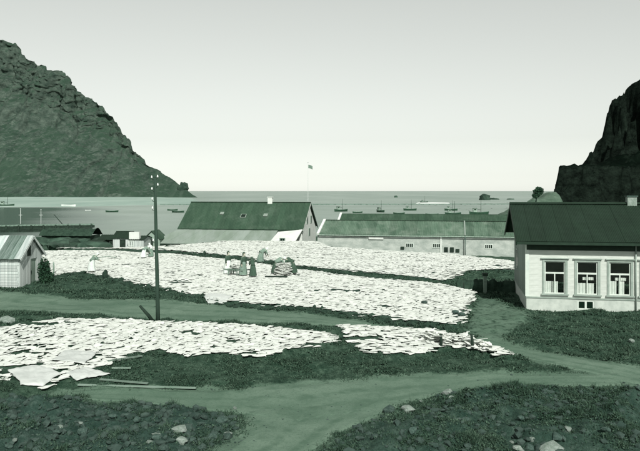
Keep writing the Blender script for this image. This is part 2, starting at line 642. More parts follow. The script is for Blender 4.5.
# ------------------------------------------------------------------ layout in plan (outlines on the ground)
ZSEA = -4.5
FISH_NEAR = wp([(-40, 334), (0, 331), (40, 325), (75, 322), (130, 322), (215, 326), (280, 331), (328, 337), (336, 345), (318, 350), (290, 352), (262, 362),
                (225, 358), (190, 361), (165, 356), (130, 359), (105, 370), (75, 383), (45, 391), (20, 392), (0, 384), (-40, 384)])
FISH_MID = wp([(334, 329), (380, 329), (430, 331), (462, 338), (500, 350), (521, 358), (505, 359), (470, 352), (435, 349), (428, 357), (392, 358), (360, 354), (350, 345)])
FISH_LOW = wp([(41, 252), (110, 252.5), (172, 255), (240, 262), (300, 272), (380, 281), (440, 285), (462, 287.5), (474, 292), (472, 302), (458, 327), (430, 325),
               (360, 316.5), (290, 308), (225, 303), (205, 298.5), (160, 291), (130, 284), (108, 279.5), (90, 275.5), (75, 274.5), (45, 278)])
FISH_TOP = wp([(36, 248.5), (110, 249.5), (160, 247.5), (190, 245.5), (222, 242), (316, 242.5), (330, 248.5), (400, 252.3), (450, 255), (514, 262.5), (514, 270),
               (470, 271), (446, 278), (400, 277), (300, 268), (240, 257.5), (172, 251.5)])
ROAD_A = ([(-60, 288), (0, 291), (60, 296), (100, 298), (158, 301), (250, 308), (330, 317), (400, 327), (440, 331), (480, 336), (560, 352), (640, 368), (720, 382)],
          [(-60, 310), (0, 311), (60, 314), (100, 315), (158, 318), (250, 322), (330, 326.5), (400, 332), (440, 337.5), (480, 345), (560, 367), (640, 386), (720, 402)])
ROAD_B = ([(55, 391), (100, 389), (150, 388), (240, 385), (300, 381), (400, 374), (480, 372), (560, 372.5), (640, 374)],
          [(55, 395), (100, 399), (150, 402), (240, 412), (300, 420), (400, 404), (480, 387), (560, 385), (640, 386)])
ROAD_C = ([(236, 404), (244, 420), (238, 435), (218, 451), (190, 480)],
          [(425, 396), (392, 410), (352, 430), (318, 451), (290, 480)])


def road_poly(rd):
    return wp(rd[0]) + wp(rd[1])[::-1]


PA, PB, PC = road_poly(ROAD_A), road_poly(ROAD_B), road_poly(ROAD_C)
YARD = wp([(474, 290), (524, 306), (540, 312), (500, 345), (462, 330), (472, 302)])
RUB_L = wp([(-60, 397), (60, 398), (110, 404), (205, 406), (236, 416), (243, 428), (230, 440), (205, 451), (180, 480), (-60, 480)])
RUB_R = wp([(300, 480), (322, 451), (362, 428), (402, 408), (440, 392), (520, 388), (700, 388), (700, 480)])

_ex = [-60, -29, -17.7, -12.4, -0.5, 1.1, 8.4, 13, 16.3, 24, 60]
_ey = [72, 71.5, 75, 84.5, 82, 74, 69, 66, 59.5, 57, 57]


def edgeE(x):
    return np.interp(x, _ex, _ey)


def hbase(x, y):
    """ground height"""
    x = np.asarray(x, float)
    y = np.asarray(y, float)
    d = y - edgeE(x)
    z = -1.5 * sstep(0.5, 7, d) - 4.3 * sstep(14, 112 + 0.0 * x, d)
    roads = np.maximum.reduce([dist_poly(x, y, PA), dist_poly(x, y, PB), dist_poly(x, y, PC)])
    fishd = np.maximum.reduce([dist_poly(x, y, FISH_NEAR), dist_poly(x, y, FISH_MID), dist_poly(x, y, FISH_LOW), dist_poly(x, y, FISH_TOP)])
    onroad = sstep(-.5, .2, roads)
    onfish = sstep(-.3, .2, fishd)
    rough = (1 - onroad * .85) * (1 - onfish * .75)
    z = z + 0.12 * fbm(x * .13, y * .13, oct=3, seed=3) * (1 - .6 * onfish)
    z = z + (0.08 * fbm(x * .9, y * .9, oct=4, seed=5) + .045 * np.abs(fbm(x * 2.3, y * 2.3, oct=3, seed=6))) * rough
    # raised, stone laid drying beds
    z = z + 0.14 * onfish
    z = z - 0.05 * onroad
    rl = sstep(-.3, 1.6, dist_poly(x, y, RUB_L))
    rr = sstep(-.2, 1.8, dist_poly(x, y, RUB_R))
    z = z + .28 * rl * (1 + .55 * fbm(x * .8, y * .8, oct=3, seed=8)) + .36 * rr * (1 + .55 * fbm(x * .7, y * .7, oct=3, seed=9))
    z = z + (rl + rr) * (.10 * fbm(x * 2.6, y * 2.6, oct=3, seed=21))
    z = z - .27 * sstep(7.5, 11.5, x + .25 * (y - 40)) * sstep(27, 33, y) * (1 - sstep(46, 56, y))
    # hollow beside the house
    hol = np.exp(-((x - 10.8) / 2.2) ** 2 - ((y - 47.5) / 2.6) ** 2)
    z = z - .25 * hol
    return z


def h1(x, y):
    return float(hbase(np.array([x]), np.array([y]))[0])


def PG(px, py):
    """the spot on the uneven ground"""
    z = 0.0
    for _ in range(6):
        p = P(px, py, z)
        z = .5 * z + .5 * h1(p.x, p.y)
    return Vector((p.x, p.y, h1(p.x, p.y)))


# ------------------------------------------------------------------ ground sheet
def spaced(lo, hi, f):
    o = [lo]
    while o[-1] < hi:
        o.append(o[-1] + f(o[-1]))
    return np.array(o)


gy = np.concatenate([np.arange(-60, 11.9, 3.0), spaced(12, 330, lambda v: max(.09, (v / 16) ** 1.9 * .085) if v < 90 else 2.4 + (v - 90) * .02)])
gxp = spaced(0, 330, lambda v: .17 if v < 14 else (.17 + (v - 14) * .02 if v < 30 else .5 + (v - 30) * .05))
gx = np.concatenate([-gxp[::-1][:-1], gxp])
GX, GY = np.meshgrid(gx, gy)
GZ = hbase(GX.ravel(), GY.ravel())
fx, fy = GX.ravel(), GY.ravel()
gme = np_mesh('ground', np.stack([fx, fy, GZ], 1), grid_faces(len(gy), len(gx)))
roads = np.maximum.reduce([dist_poly(fx, fy, PA), dist_poly(fx, fy, PB), dist_poly(fx, fy, PC)])
dirt = np.clip(sstep(-.55, .15, roads) * .85 + .62 * sstep(-1.5, .8, dist_poly(fx, fy, YARD)), 0, 1)
fishd = np.maximum.reduce([dist_poly(fx, fy, FISH_LOW), dist_poly(fx, fy, FISH_TOP)])
stony = np.clip(sstep(-.5, .8, dist_poly(fx, fy, RUB_L)) + sstep(-.3, .8, dist_poly(fx, fy, RUB_R)) * .75 + .8 * sstep(-.1, .3, fishd), 0, 1)
for nm, arr in (('dirt', dirt), ('stony', stony)):
    at = gme.attributes.new(nm, 'FLOAT', 'POINT')
    at.data.foreach_set('value', arr.astype(np.float32))
g_o = tag(link('ground', gme, M['ground']), 'dark green turf and stony soil of the village slope', kind='structure')


def strip(name, rd, label, n_across=14, step=.35):
    a, b = wp(rd[0]), wp(rd[1])

    def resample(pts, n):
        pts = np.array(pts)
        s = np.concatenate([[0], np.cumsum(np.hypot(*np.diff(pts, axis=0).T))])
        t = np.linspace(0, s[-1], n)
        return np.stack([np.interp(t, s, pts[:, 0]), np.interp(t, s, pts[:, 1])], 1)
    # keep matching stations, so interpolate each segment alike
    seg = [max(2, int(max(np.hypot(a[i + 1][0] - a[i][0], a[i + 1][1] - a[i][1]), 0.5) / step)) for i in range(len(a) - 1)]
    A, B = [], []
    for i, n in enumerate(seg):
        for k in range(n):
            t = k / n
            A.append([a[i][0] * (1 - t) + a[i + 1][0] * t, a[i][1] * (1 - t) + a[i + 1][1] * t])
            B.append([b[i][0] * (1 - t) + b[i + 1][0] * t, b[i][1] * (1 - t) + b[i + 1][1] * t])
    A, B = np.array(A), np.array(B)
    n = len(A)
    rag = .10 * fbm(np.arange(n) * .33, np.zeros(n), oct=3, seed=31)
    rag2 = .10 * fbm(np.arange(n) * .33, np.ones(n) * 5, oct=3, seed=32)
    s = np.linspace(0, 1, n_across)[None, :]
    s = s + rag[:, None] * (1 - s) - rag2[:, None] * s
    X = A[:, :1] * (1 - s) + B[:, :1] * s
    Y = A[:, 1:] * (1 - s) + B[:, 1:] * s
    Z = hbase(X.ravel(), Y.ravel()).reshape(X.shape) + .022
    Z[:, 0] -= .09
    Z[:, -1] -= .09
    Z[0] -= .06
    Z[-1] -= .06
    V = np.stack([X.ravel(), Y.ravel(), Z.ravel()], 1)
    me = np_mesh(name, V, grid_faces(n, n_across))
    at = me.attributes.new('across', 'FLOAT', 'POINT')
    at.data.foreach_set('value', s.ravel().astype(np.float32))
    return tag(link(name, me, M['path']), label, kind='structure')


strip('path', ROAD_A, 'pale dirt track crossing between the drying fields')
strip('path', ROAD_B, 'pale dirt track in front of the nearest drying patch', 16)
strip('path', ROAD_C, 'dirt path running down between the rubble banks', 22)

# sea and the sand spit under the mountain
sea = MB().add([(-40000, 95, ZSEA), (40000, 95, ZSEA), (40000, 60000, ZSEA), (-40000, 60000, ZSEA)], [(0, 1, 2, 3)])
tag(sea.build('sea', M['sea']), 'grey green harbour water and open sea to the horizon', kind='structure')

sp = [(-120, 207.2), (0, 207.4), (60, 207), (110, 206), (160, 205), (200, 203.6), (205, 201.5), (196, 198.2), (150, 196.9), (0, 196.6), (-120, 196.6)]
spw = [tuple(P(a, b, ZSEA)[:2]) for a, b in sp]
xs = np.linspace(min(p[0] for p in spw), max(p[0] for p in spw), 110)
ys = np.linspace(min(p[1] for p in spw) - 5, max(p[1] for p in spw), 90)
SX, SY = np.meshgrid(xs, ys)
dd = dist_poly(SX.ravel(), SY.ravel(), spw)
SZ = ZSEA - .6 + 1.5 * sstep(-12, 30, dd) + .25 * fbm(SX.ravel() * .02, SY.ravel() * .02, seed=4)
spit = link('sand_spit', np_mesh('sand_spit', np.stack([SX.ravel(), SY.ravel(), SZ], 1), grid_faces(90, 110)), M['sand'])
tag(spit, 'flat pale sand spit at the foot of the mountain', kind='structure')

# ------------------------------------------------------------------ left mountain
SIL = [(-420, -60), (-260, -15), (-150, 8), (-60, 26), (0, 40), (14, 42), (22, 55), (38, 64), (50, 70), (65, 75), (67, 79), (78, 92), (95, 102), (105, 110), (113, 124),
       (122, 136), (128, 146), (131, 152), (145, 163), (165, 175), (178, 183), (186, 189), (192, 194), (198, 197)]
Y0 = 1120.0


def depth_of(H):
    t = min(H, 25 + H * .42)
    return t / math.tan(R(36)) + max(0, H - t) / math.tan(R(62))


mxs, mhs = [], []
for px, py in SIL:
    H = 100
    for _ in range(30):
        Dc = Y0 + depth_of(max(H, 0))
        H = CAMZ + (HOR - py) / F * Dc - ZSEA
    mxs.append((px - 320) / F * Dc)
    mhs.append(max(H, .0))
NX, NV = 640, 240
mx = np.linspace(mxs[0], mxs[-1] + 12, NX)
mh = np.interp(mx, mxs, mhs)
mh = mh + (fbm(mx * .02, np.zeros(NX), oct=4, seed=51) * 3.5 + np.abs(fbm(mx * .06, np.ones(NX), oct=3, seed=52)) * 3) * np.clip(mh / 120, 0, 1)
V = np.zeros((NV, NX, 3))
vv = np.linspace(0, 1.55, NV)
tal = np.minimum(mh, 25 + mh * (.42 + .10 * fbm(mx * .012, np.zeros(NX), oct=3, seed=53)))
dt = tal / math.tan(R(36))
dc = np.maximum(0, mh - tal) / math.tan(R(62))
for i, v in enumerate(vv):
    a = np.clip(v / .5, 0, 1)
    b = np.clip((v - .5) / .5, 0, 1)
    p = np.clip((v - 1.0) / .55, 0, 1)
    V[i, :, 1] = Y0 + dt * a + dc * b + p * 420 * np.clip(mh / 150, .02, 1)
    V[i, :, 0] = mx * (1 + 1.15 * p * 420 * np.clip(mh / 150, .02, 1) / (Y0 + dt + dc))
    V[i, :, 2] = ZSEA - 1 + tal * (a ** 1.06) + np.maximum(0, mh - tal) * b - p ** 1.6 * mh * .55
X3, Y3, Z3 = V[..., 0], V[..., 1], V[..., 2]
vb = vv[:, None]
cliffy = sstep(.52, .74, vb + .07 * fbm(X3 * .012, Z3 * .02, oct=3, seed=69)) * (1 - sstep(1.0, 1.2, vb)) * np.clip(mh / 90, 0, 1)[None, :]
n_a = fbm(X3 * .018, Y3 * .018, Z3 * .010, oct=5, seed=61)
n_b = fbm(X3 * .055, Y3 * .055, Z3 * .03, oct=4, seed=62)
n_c = 1 - np.abs(fbm(X3 * .03, Z3 * .012, oct=4, seed=63))
n_d = fbm(X3 * .13, Y3 * .13, Z3 * .20, oct=4, seed=64, gain=.6)
warp = 14 * fbm(X3 * .01, Z3 * .01, oct=3, seed=65)
strata = np.abs(vnoise(Z3 * .07 + warp * .07 + X3 * .004, X3 * .006, seed=66)) + .5 * np.abs(vnoise(Z3 * .19 + warp * .12, X3 * .02, seed=67))
gully = 1 - np.abs(fbm(X3 * .022 + warp * .03, Z3 * .0035, oct=4, seed=68))
hfac = np.clip(mh / 80, 0.03, 1)[None, :]
V[..., 1] += cliffy * (n_a * 15 + n_b * 6 + n_c * 15 + n_d * 3.2 + strata * 7) + (1 - cliffy) * (n_a * 7 + gully ** 3 * 12 + n_d * 1.2) * hfac
V[..., 2] += (cliffy * (n_b * 3 + n_d * 2) + (1 - cliffy) * (n_b * 3.2 + n_a * 3)) * hfac
V[0, :, 2] = ZSEA - 2
mtn = link('mountain', np_mesh('mountain', V.reshape(-1, 3), grid_faces(NV, NX)), M['mountain'])
tag(mtn, 'steep green mountain with rocky crags on the left', kind='structure')

# ------------------------------------------------------------------ right cliffs
cxs = np.arange(80, 360, 1.15)
cys = np.concatenate([np.arange(280, 420, 1.0), np.arange(420, 620, 6)])
CX, CY = np.meshgrid(cxs, cys)
n1_ = fbm(CX * .06, CY * .06, oct=4, seed=71)
n2_ = fbm(CX * .22, CY * .22, oct=4, seed=72)
UX = CX - (CY - 300) * .40
a1 = np.minimum(UX - 104.2, (CY - 300) * 1.0) + n1_ * 2.6 + n2_ * 1.2
z1 = (CAMZ + 25 / F * 303 + 5) * (.55 * sstep(-1.0, 1.2, a1) + .45 * sstep(1.0, 4.2, a1 + n2_)) + np.clip(a1, 0, 60) * .015 + n2_ * .5 - 5
z0 = np.full(CX.shape, -5.2)
ux = [140, 147, 150, 155, 158, 160, 162, 165.5, 167.7, 179, 212, 268, 340]
uz = [15, 21.5, 24, 32, 37.5, 47.5, 55, 58, 61.5, 68, 86, 104, 120]
z2r = np.interp(CX - (CY - 380) * .45 + n2_ * .6, ux, uz)
rise = .22 * sstep(322, 360, CY) + .78 * sstep(359, 385, CY + n1_ * 9 + n2_ * 4 + np.clip(np.abs(fbm(CX * .12, CY * 0, oct=3, seed=75)) * 10, 0, 8) - 4)
z2 = 15 + (z2r - 15) * rise + n2_ * 1.0
z1 = z1 + .7 * fbm(CX * .35, CY * .35, oct=3, seed=76) * sstep(-1, 1, a1)
CZ = np.maximum(np.maximum(z0, z1), np.where((CX - (CY - 380) * .45 > 140) & (CY > 318), z2, -10))
edge = (CX < 82) | (CY < 282)
CZ = np.where(edge, -6, CZ)
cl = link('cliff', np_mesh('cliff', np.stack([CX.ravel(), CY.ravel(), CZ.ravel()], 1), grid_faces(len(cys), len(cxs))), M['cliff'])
tag(cl, 'black sea cliff with a flat lower shelf behind the white house', kind='structure')


sxs = np.arange(72, 118, .8)
sys_ = np.arange(268, 304, .8)
S1, S2 = np.meshgrid(sxs, sys_)
sn = fbm(S1 * .12, S2 * .12, oct=4, seed=79)
S3 = -5.4 + (11.6 * sstep(74, 103, S1 + sn * 2.0) * sstep(280, 296, S2) * (1 - sstep(102, 106, S1 + sn)) + sn * .5)
sl_o = link('shore_slope', np_mesh('shore_slope', np.stack([S1.ravel(), S2.ravel(), S3.ravel()], 1), grid_faces(len(sys_), len(sxs))), M['slope'])
tag(sl_o, 'pale grassy shore slope at the foot of the black cliff', kind='structure')


# ------------------------------------------------------------------ building helpers
def wall_panel(mb, p0, ux_, L, H, th, openings=(), z0=0.0, nrm=None):
    """vertical wall from p0 along ux_ (unit, 2D), thickness th inwards; openings (x0,x1,z0,z1)"""
    xs_ = sorted({0.0, L, *[o[0] for o in openings], *[o[1] for o in openings]})
    zs_ = sorted({0.0, H, *[o[2] for o in openings], *[o[3] for o in openings]})
    n2 = Vector((-ux_[1], ux_[0]))
    for i in range(len(xs_) - 1):
        for j in range(len(zs_) - 1):
            xm, zm = (xs_[i] + xs_[i + 1]) / 2, (zs_[j] + zs_[j + 1]) / 2
            if any(o[0] < xm < o[1] and o[2] < zm < o[3] for o in openings):
                continue
            v = []
            for (xx, tt) in ((xs_[i], 0), (xs_[i + 1], 0), (xs_[i + 1], th), (xs_[i], th)):
                q = Vector(p0) + Vector(ux_) * xx + n2 * tt
                v.append((q.x, q.y, z0 + zs_[j]))
            v += [(a, b, z0 + zs_[j + 1]) for a, b, _ in v]
            fs = [(0, 1, 5, 4), (2, 3, 7, 6)]
            if not any(o[0] <= xs_[i] - 1e-6 + 1e-6 and False for o in openings):
                pass
            # reveal faces where the neighbour is an opening or the outside
            def solid(x, z):
                return 0 < x < L and 0 < z < H and not any(o[0] < x < o[1] and o[2] < z < o[3] for o in openings)
            if not solid(xs_[i] - 1e-3, zm): fs.append((3, 0, 4, 7))
            if not solid(xs_[i + 1] + 1e-3, zm): fs.append((1, 2, 6, 5))
            if not solid(xm, zs_[j] - 1e-3): fs.append((0, 3, 2, 1))
            if not solid(xm, zs_[j + 1] + 1e-3): fs.append((4, 5, 6, 7))
            mb.add(v, fs)


def gable(mb, y0, y1, z0, zr, x, th, yr=None):
    """triangle end wall in the plane x, thickness th in +x"""
    ym = (y0 + y1) / 2 if yr is None else yr
    v = [(x, y0, z0), (x, y1, z0), (x, ym, zr), (x + th, y0, z0), (x + th, y1, z0), (x + th, ym, zr)]
    mb.add(v, [(0, 2, 1), (3, 4, 5), (0, 1, 4, 3), (1, 2, 5, 4), (2, 0, 3, 5)])


def corrugated(Lx, S, n_rib, depth, thick=.012):
    """corrugated sheet, width Lx along x, length S along y, facing +z"""
    mb = MB()
    n = n_rib * 4
    v, f = [], []
    for i in range(n + 1):
        x = Lx * i / n
        z = depth * math.cos(2 * math.pi * i / 4)
        v += [(x, 0, z), (x, S, z)]
    for i in range(n):
        f.append((2 * i, 2 * i + 2, 2 * i + 3, 2 * i + 1))
    mb.add(v, f, True)
    mb.add([(0, 0, -thick - depth), (Lx, 0, -thick - depth), (Lx, S, -thick - depth), (0, S, -thick - depth), (0, 0, 0), (Lx, 0, 0), (Lx, S, 0), (0, S, 0)],
           [(0, 3, 2, 1), (0, 1, 5, 4), (1, 2, 6, 5), (2, 3, 7, 6), (3, 0, 4, 7)])
    return mb.mesh('roof_sheet')


def sheet_slope(parent, x0, x1, ya, za, yb, zb, n, mat, ribs=7, depth=.018, rows=1, name='roof_sheet'):
    """a slope from eave (ya,za) to ridge (yb,zb) between x0 and x1, laid with n sheets"""
    S = math.hypot(yb - ya, zb - za)
    ang = math.atan2(zb - za, abs(yb - ya))
    wd = (x1 - x0) / n
    me = corrugated(wd * 1.0 - .004, S / rows + .06, ribs, depth)
    me.materials.append(mat)
    sgn = 1 if yb > ya else -1
    for r in range(rows):
        for i in range(n):
            o = bpy.data.objects.new(name, me)
            COL.objects.link(o)
            o.parent = parent
            t = r / rows
            lift = .006 * (i % 2) + .016 * r + random.uniform(0, .003)
            y = ya + (yb - ya) * t
            z = za + (zb - za) * t + lift
            if sgn > 0:
                o.matrix_local = Matrix.Translation((x0 + i * wd, y, z)) @ Matrix.Rotation(ang, 4, 'X')
            else:
                o.matrix_local = Matrix.Translation((x0 + (i + 1) * wd, y, z)) @ Matrix.Rotation(math.pi, 4, 'Z') @ Matrix.Rotation(ang, 4, 'X')


def small_window(parent, x, z, wd, ht, cols, mat_fr, y=0.0, side='front'):
    """framed window set on a solid wall: frame proud of the wall, pane set back into the frame"""
    fr = MB()
    t = .07
    fr.box(x - wd / 2 - t, x + wd / 2 + t, y - .05, y + .03, z - t, z)
    fr.box(x - wd / 2 - t, x + wd / 2 + t, y - .05, y + .03, z + ht, z + ht + t)
    fr.box(x - wd / 2 - t, x - wd / 2, y - .05, y + .03, z, z + ht)
    fr.box(x + wd / 2, x + wd / 2 + t, y - .05, y + .03, z, z + ht)
    for k in range(1, cols):
        xx = x - wd / 2 + wd * k / cols
        fr.box(xx - .025, xx + .025, y - .045, y - .012, z, z + ht)
    o = fr.build('window', mat_fr, parent)
    for k in range(cols):
        pn = MB().box(x - wd / 2 + wd * k / cols + .02, x - wd / 2 + wd * (k + 1) / cols - .02, y - .01, y - .004, z, z + ht)
        pn.build('pane', M['dark_pane'], o)
    return o


k = NT('dark_glass')
k.b.inputs['Base Color'].default_value = (.006, .016, .010, 1)
k.b.inputs['Roughness'].default_value = .12
k.b.inputs['Specular IOR Level'].default_value = .4
k.l(k.bump(k.noise(k.coord(), 2.0, 2), .1, .01), k.b.inputs['Normal'])
M['dark_pane'] = k.m

ROT = -R(11)      # the buildings stand turned a little, right ends nearer

# ------------------------------------------------------------------ the white house
HX, HY = 11.25, 37.0
hz = min(h1(HX, HY), h1(HX + 4, HY - 1)) - .04
house = empty('white_house', (HX, HY, hz), ROT)
tag(house, 'white boarded house with three curtained windows and a dark green iron roof', 'house')
HL, HW, HE, HR = 13.0, 7.0, 4.0, 5.66
PL = .66            # plinth height
wins = []
for px in (554.5, 587.5, 620.0):
    wins.append(((px - 526.5) / (640 - 526.5)))
# window centres along the wall, solved along the turned wall
def along(px):
    d = Vector((math.cos(ROT), math.sin(ROT)))
    k_ = (px - 320) / F
    return (k_ * HY - HX) / (d.x - k_ * d.y)
wc = [along(q) for q in (554.8, 587.3, 620.0, 652.5, 684)]
WW, WZ0, WZ1 = 1.06, .90, 2.66
ops = [(q - WW / 2, q + WW / 2, WZ0, WZ1) for q in wc]
bc = along(585.7)
wl = MB()
wall_panel(wl, (0, 0), (1, 0), HL, HE - PL, .18, [(a, b, z0 - PL, z1 - PL) for a, b, z0, z1 in ops], PL)
wall_panel(wl, (HL, .18), (0, 1), HW - .36, HE - PL, .18, (), PL)
wall_panel(wl, (HL, HW), (-1, 0), HL, HE - PL, .18, (), PL)
wall_panel(wl, (0, HW - .18), (0, -1), HW - .36, HE - PL, .18, [(1.3, 2.0, 1.1, 2.2)], PL)
gable(wl, 0, HW, HE, HR - .12, 0, .18)
gable(wl, 0, HW, HE, HR - .12, HL - .18, .18)
wl.box(.2, HL - .2, .2, HW - .2, HE - .02, HE + .02)
wl.build('wall', M['wall_white'], house)
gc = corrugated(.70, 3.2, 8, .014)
gc.materials.append(M['gable_shade'])
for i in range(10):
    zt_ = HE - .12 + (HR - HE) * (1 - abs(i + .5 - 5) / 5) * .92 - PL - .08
    o = bpy.data.objects.new('gable_shade_sheet', gc)  # corrugated sheet added over the white gable to darken its shaded side
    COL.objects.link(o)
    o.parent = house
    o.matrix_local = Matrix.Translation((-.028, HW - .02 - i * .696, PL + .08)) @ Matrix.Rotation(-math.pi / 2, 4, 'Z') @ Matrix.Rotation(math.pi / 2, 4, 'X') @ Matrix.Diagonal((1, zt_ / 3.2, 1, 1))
# clapboards on the front: thin courses proud of the wall between the openings
bd = {}
nb = 0
board_h = .30
zc = PL + .05
while zc < HE - .78:
    segs = [(0.02, HL - .02)]
    for a, b, z0, z1 in ops:
        if z1 + .16 > zc and z0 - .14 < zc + board_h:
            segs2 = []
            for s0, s1 in segs:
                if a - .13 > s0: segs2.append((s0, min(s1, a - .13)))
                if b + .13 < s1: segs2.append((max(s0, b + .13), s1))
            segs = [s for s in segs2 if s[1] - s[0] > .05]
    for s0, s1 in segs:
        key = (round(s1 - s0, 3), round(min(board_h, HE - .75 - zc), 3))
        if key not in bd:
            Lb, hb = key
            mb = MB()
            mb.add([(0, -.010, 0), (Lb, -.010, 0), (Lb, -.004, hb - .004), (0, -.004, hb - .004), (0, .0, 0), (Lb, .0, 0), (Lb, .0, hb - .004), (0, .0, hb - .004)],
                   [(0, 1, 2, 3), (5, 4, 7, 6), (0, 4, 5, 1), (3, 2, 6, 7), (0, 3, 7, 4), (1, 5, 6, 2)])
            bd[key] = mb.mesh('board')
            bd[key].materials.append(M['wall_white'])
        o = bpy.data.objects.new('board', bd[key])
        COL.objects.link(o)
        o.parent = house
        o.location = (s0, 0, zc)
    zc += board_h
pl = MB()
wall_panel(pl, (-.02, -.035), (1, 0), HL + .04, PL + .3, .25, [(bc + .02 - .42, bc + .02 + .42, .3 + .12, .3 + .58)], -.3)
pl.box(-.02, .2, .22, HW + .03, -.3, PL)
pl.box(HL - .2, HL + .02, .22, HW + .03, -.3, PL)
pl.build('plinth', M['wall_plinth'], house)
MB().box(-.05, HL + .05, -.075, -.004, PL, PL + .07).build('belt_board', M['trim'], house)
MB().box(-.05, -.004, -.004, HW, PL, PL + .07).build('belt_board', M['trim'], house)
MB().box(-.078, .11, -.032, -.001, PL + .075, HE - .02).build('corner_board', M['sash'], house)
MB().box(-.075, -.003, .0, .13, PL + .075, HE - .02).build('corner_board', M['sash'], house)
MB().box(.05, HL - .05, .1, .9, .0, .02).build('cellar_floor', M['void'], house)
# cellar window, two lights
cw = MB()
cx = bc
cw.box(cx - .42, cx + .42, -.02, .05, .12, .17).box(cx - .42, cx + .42, -.02, .05, .53, .58)
cw.box(cx - .42, cx - .36, -.02, .05, .17, .53).box(cx + .36, cx + .42, -.02, .05, .17, .53).box(cx - .05, cx + .05, -.02, .05, .17, .53)
cwo = cw.build('cellar_window', M['sash'], house)
for s_ in (-.205, .205):
    MB().box(cx + s_ - .15, cx + s_ + .15, .01, .018, .17, .53).build('pane', M['dark_pane'], cwo)


def curtain_mesh(wd, ht, y, seed, gap=.1):
    mb = MB()
    rr = random.Random(seed)
    for half in (-1, 1):
        x0 = -wd / 2 if half < 0 else gap / 2
        x1 = -gap / 2 if half < 0 else wd / 2
        n = 14
        v, f = [], []
        ph = rr.uniform(0, 6)
        for i in range(n + 1):
            t = i / n
            x = x0 + (x1 - x0) * t
            for j in range(4):
                zz = ht * j / 3
                v.append((x, y + .03 * math.sin(t * 15 + ph) * (1.2 - .2 * j), zz))
        for i in range(n):
            for j in range(3):
                f.append((i * 4 + j, (i + 1) * 4 + j, (i + 1) * 4 + j + 1, i * 4 + j + 1))
        mb.add(v, f, True)
    return mb


for wi, q in enumerate(wc):
    fr = MB()
    t = .12
    x0, x1 = q - WW / 2, q + WW / 2
    fr.box(x0 - t, x0, -.045, .06, WZ0, WZ1)
    fr.box(x1, x1 + t, -.045, .06, WZ0, WZ1)
    fr.box(x0 - t, x1 + t, -.045, .06, WZ1, WZ1 + .13)
    wo_ = fr.build('window', M['trim'], house)
    MB().box(x0 - .2, x1 + .2, -.11, .0, WZ1 + .13, WZ1 + .18).build('cornice', M['trim'], wo_)
    MB().box(x0 - .18, x1 + .18, -.12, .08, WZ0 - .07, WZ0).build('sill', M['trim'], wo_)
    sa = MB()
    zt = WZ0 + (WZ1 - WZ0) * .64
    for (a, b, z0, z1) in ((x0, x1, WZ0, WZ0 + .06), (x0, x1, WZ1 - .06, WZ1), (x0, x0 + .06, WZ0 + .06, WZ1 - .06), (x1 - .06, x1, WZ0 + .06, WZ1 - .06),
                           (x0 + .06, x1 - .06, zt - .045, zt + .045), (q - .025, q + .025, WZ0 + .06, zt - .045)):
        sa.box(a, b, .03, .085, z0, z1)
    sa.build('sash', M['sash'], wo_)
    for a, b, z0, z1 in ((x0 + .06, q - .025, WZ0 + .06, zt - .045), (q + .025, x1 - .06, WZ0 + .06, zt - .045), (x0 + .06, x1 - .06, zt + .045, WZ1 - .06)):
        MB().box(a, b, .055, .06, z0, z1).build('pane', M['glass'], wo_)
    cu = curtain_mesh((.62, .80, .70, .74, .8)[wi], (.66, .60, .74, .6, .7)[wi], .13, wi, (.04, .02, .09, .1, .1)[wi])
    cu.build('curtain', M['curtain'], wo_, (q + (-.13, -.04, -.10, 0, 0)[wi], 0, WZ0 + .0))
    if wi != 0:
        va = curtain_mesh(.55, .16, .16, wi + 9, .02)
        va.build('valance', M['curtain'], wo_, (q + .06, 0, zt - .36))
# gable window on the shaded end
gw = MB()
yc = 5.0
for (a, b, z0, z1) in ((yc - .42, yc - .34, PL + 1.06, PL + 2.24), (yc + .34, yc + .42, PL + 1.06, PL + 2.24), (yc - .34, yc + .34, PL + 2.17, PL + 2.24), (yc - .34, yc + .34, PL + 1.06, PL + 1.13)):
    gw.box(-.085, .04, a, b, z0, z1)
gwo = gw.build('window', M['trim'], house)
MB().box(-.066, -.06, yc - .34, yc + .34, PL + 1.13, PL + 2.17).build('pane', M['dark_pane'], gwo)
gw = MB()
yc = 3.5
for (a, b, z0, z1) in ((yc - .4, yc - .32, 3.95, 4.75), (yc + .32, yc + .4, 3.95, 4.75), (yc - .32, yc + .32, 4.67, 4.75), (yc - .32, yc + .32, 3.95, 4.03)):
    gw.box(-.09, -.003, a, b, z0, z1)
gwo = gw.build('attic_window', M['trim'], house)
MB().box(-.07, -.06, yc - .32, yc + .32, 4.03, 4.67).build('pane', M['dark_pane'], gwo)
# roof
ov = .62
sl_ = (HR - HE) / (HW / 2)
sheet_slope(house, -ov, HL + ov, -ov, HE - ov * sl_ + .06, HW / 2, HR + .06, 18, M['roof_dark'], 9, .016)
sheet_slope(house, -ov, HL + ov, HW + ov, HE - ov * sl_ + .06, HW / 2, HR + .06, 18, M['roof_dark'], 9, .016)
MB().bar((-ov, HW / 2 - .09, HR + .09), (HL + ov, HW / 2 - .09, HR + .09), .22, .02, (0, -.5, 1)).bar((-ov, HW / 2 + .09, HR + .088), (HL + ov, HW / 2 + .09, HR + .088), .22, .02, (0, .5, 1)).build('ridge_cap', M['roof_dark'], house)
for s_ in (1, -1):
    ya, yb = (-ov, HW / 2) if s_ > 0 else (HW + ov, HW / 2)
    MB().bar((-ov + .02, ya, HE - ov * sl_ - .07), (-ov + .02, yb, HR - .07), .05, .20).build('barge_board', M['dark_trim'], house)
MB().box(-ov + .05, HL + ov, -ov + .01, -ov + .04, HE - ov * sl_ - .12, HE - ov * sl_ + .03).build('eave_board', M['dark_trim'], house)
MB().box(-ov + .05, HL + ov, -ov + .05, -.03, HE - ov * sl_ - .06, HE - ov * sl_ - .03).build('soffit', M['dark_trim'], house)
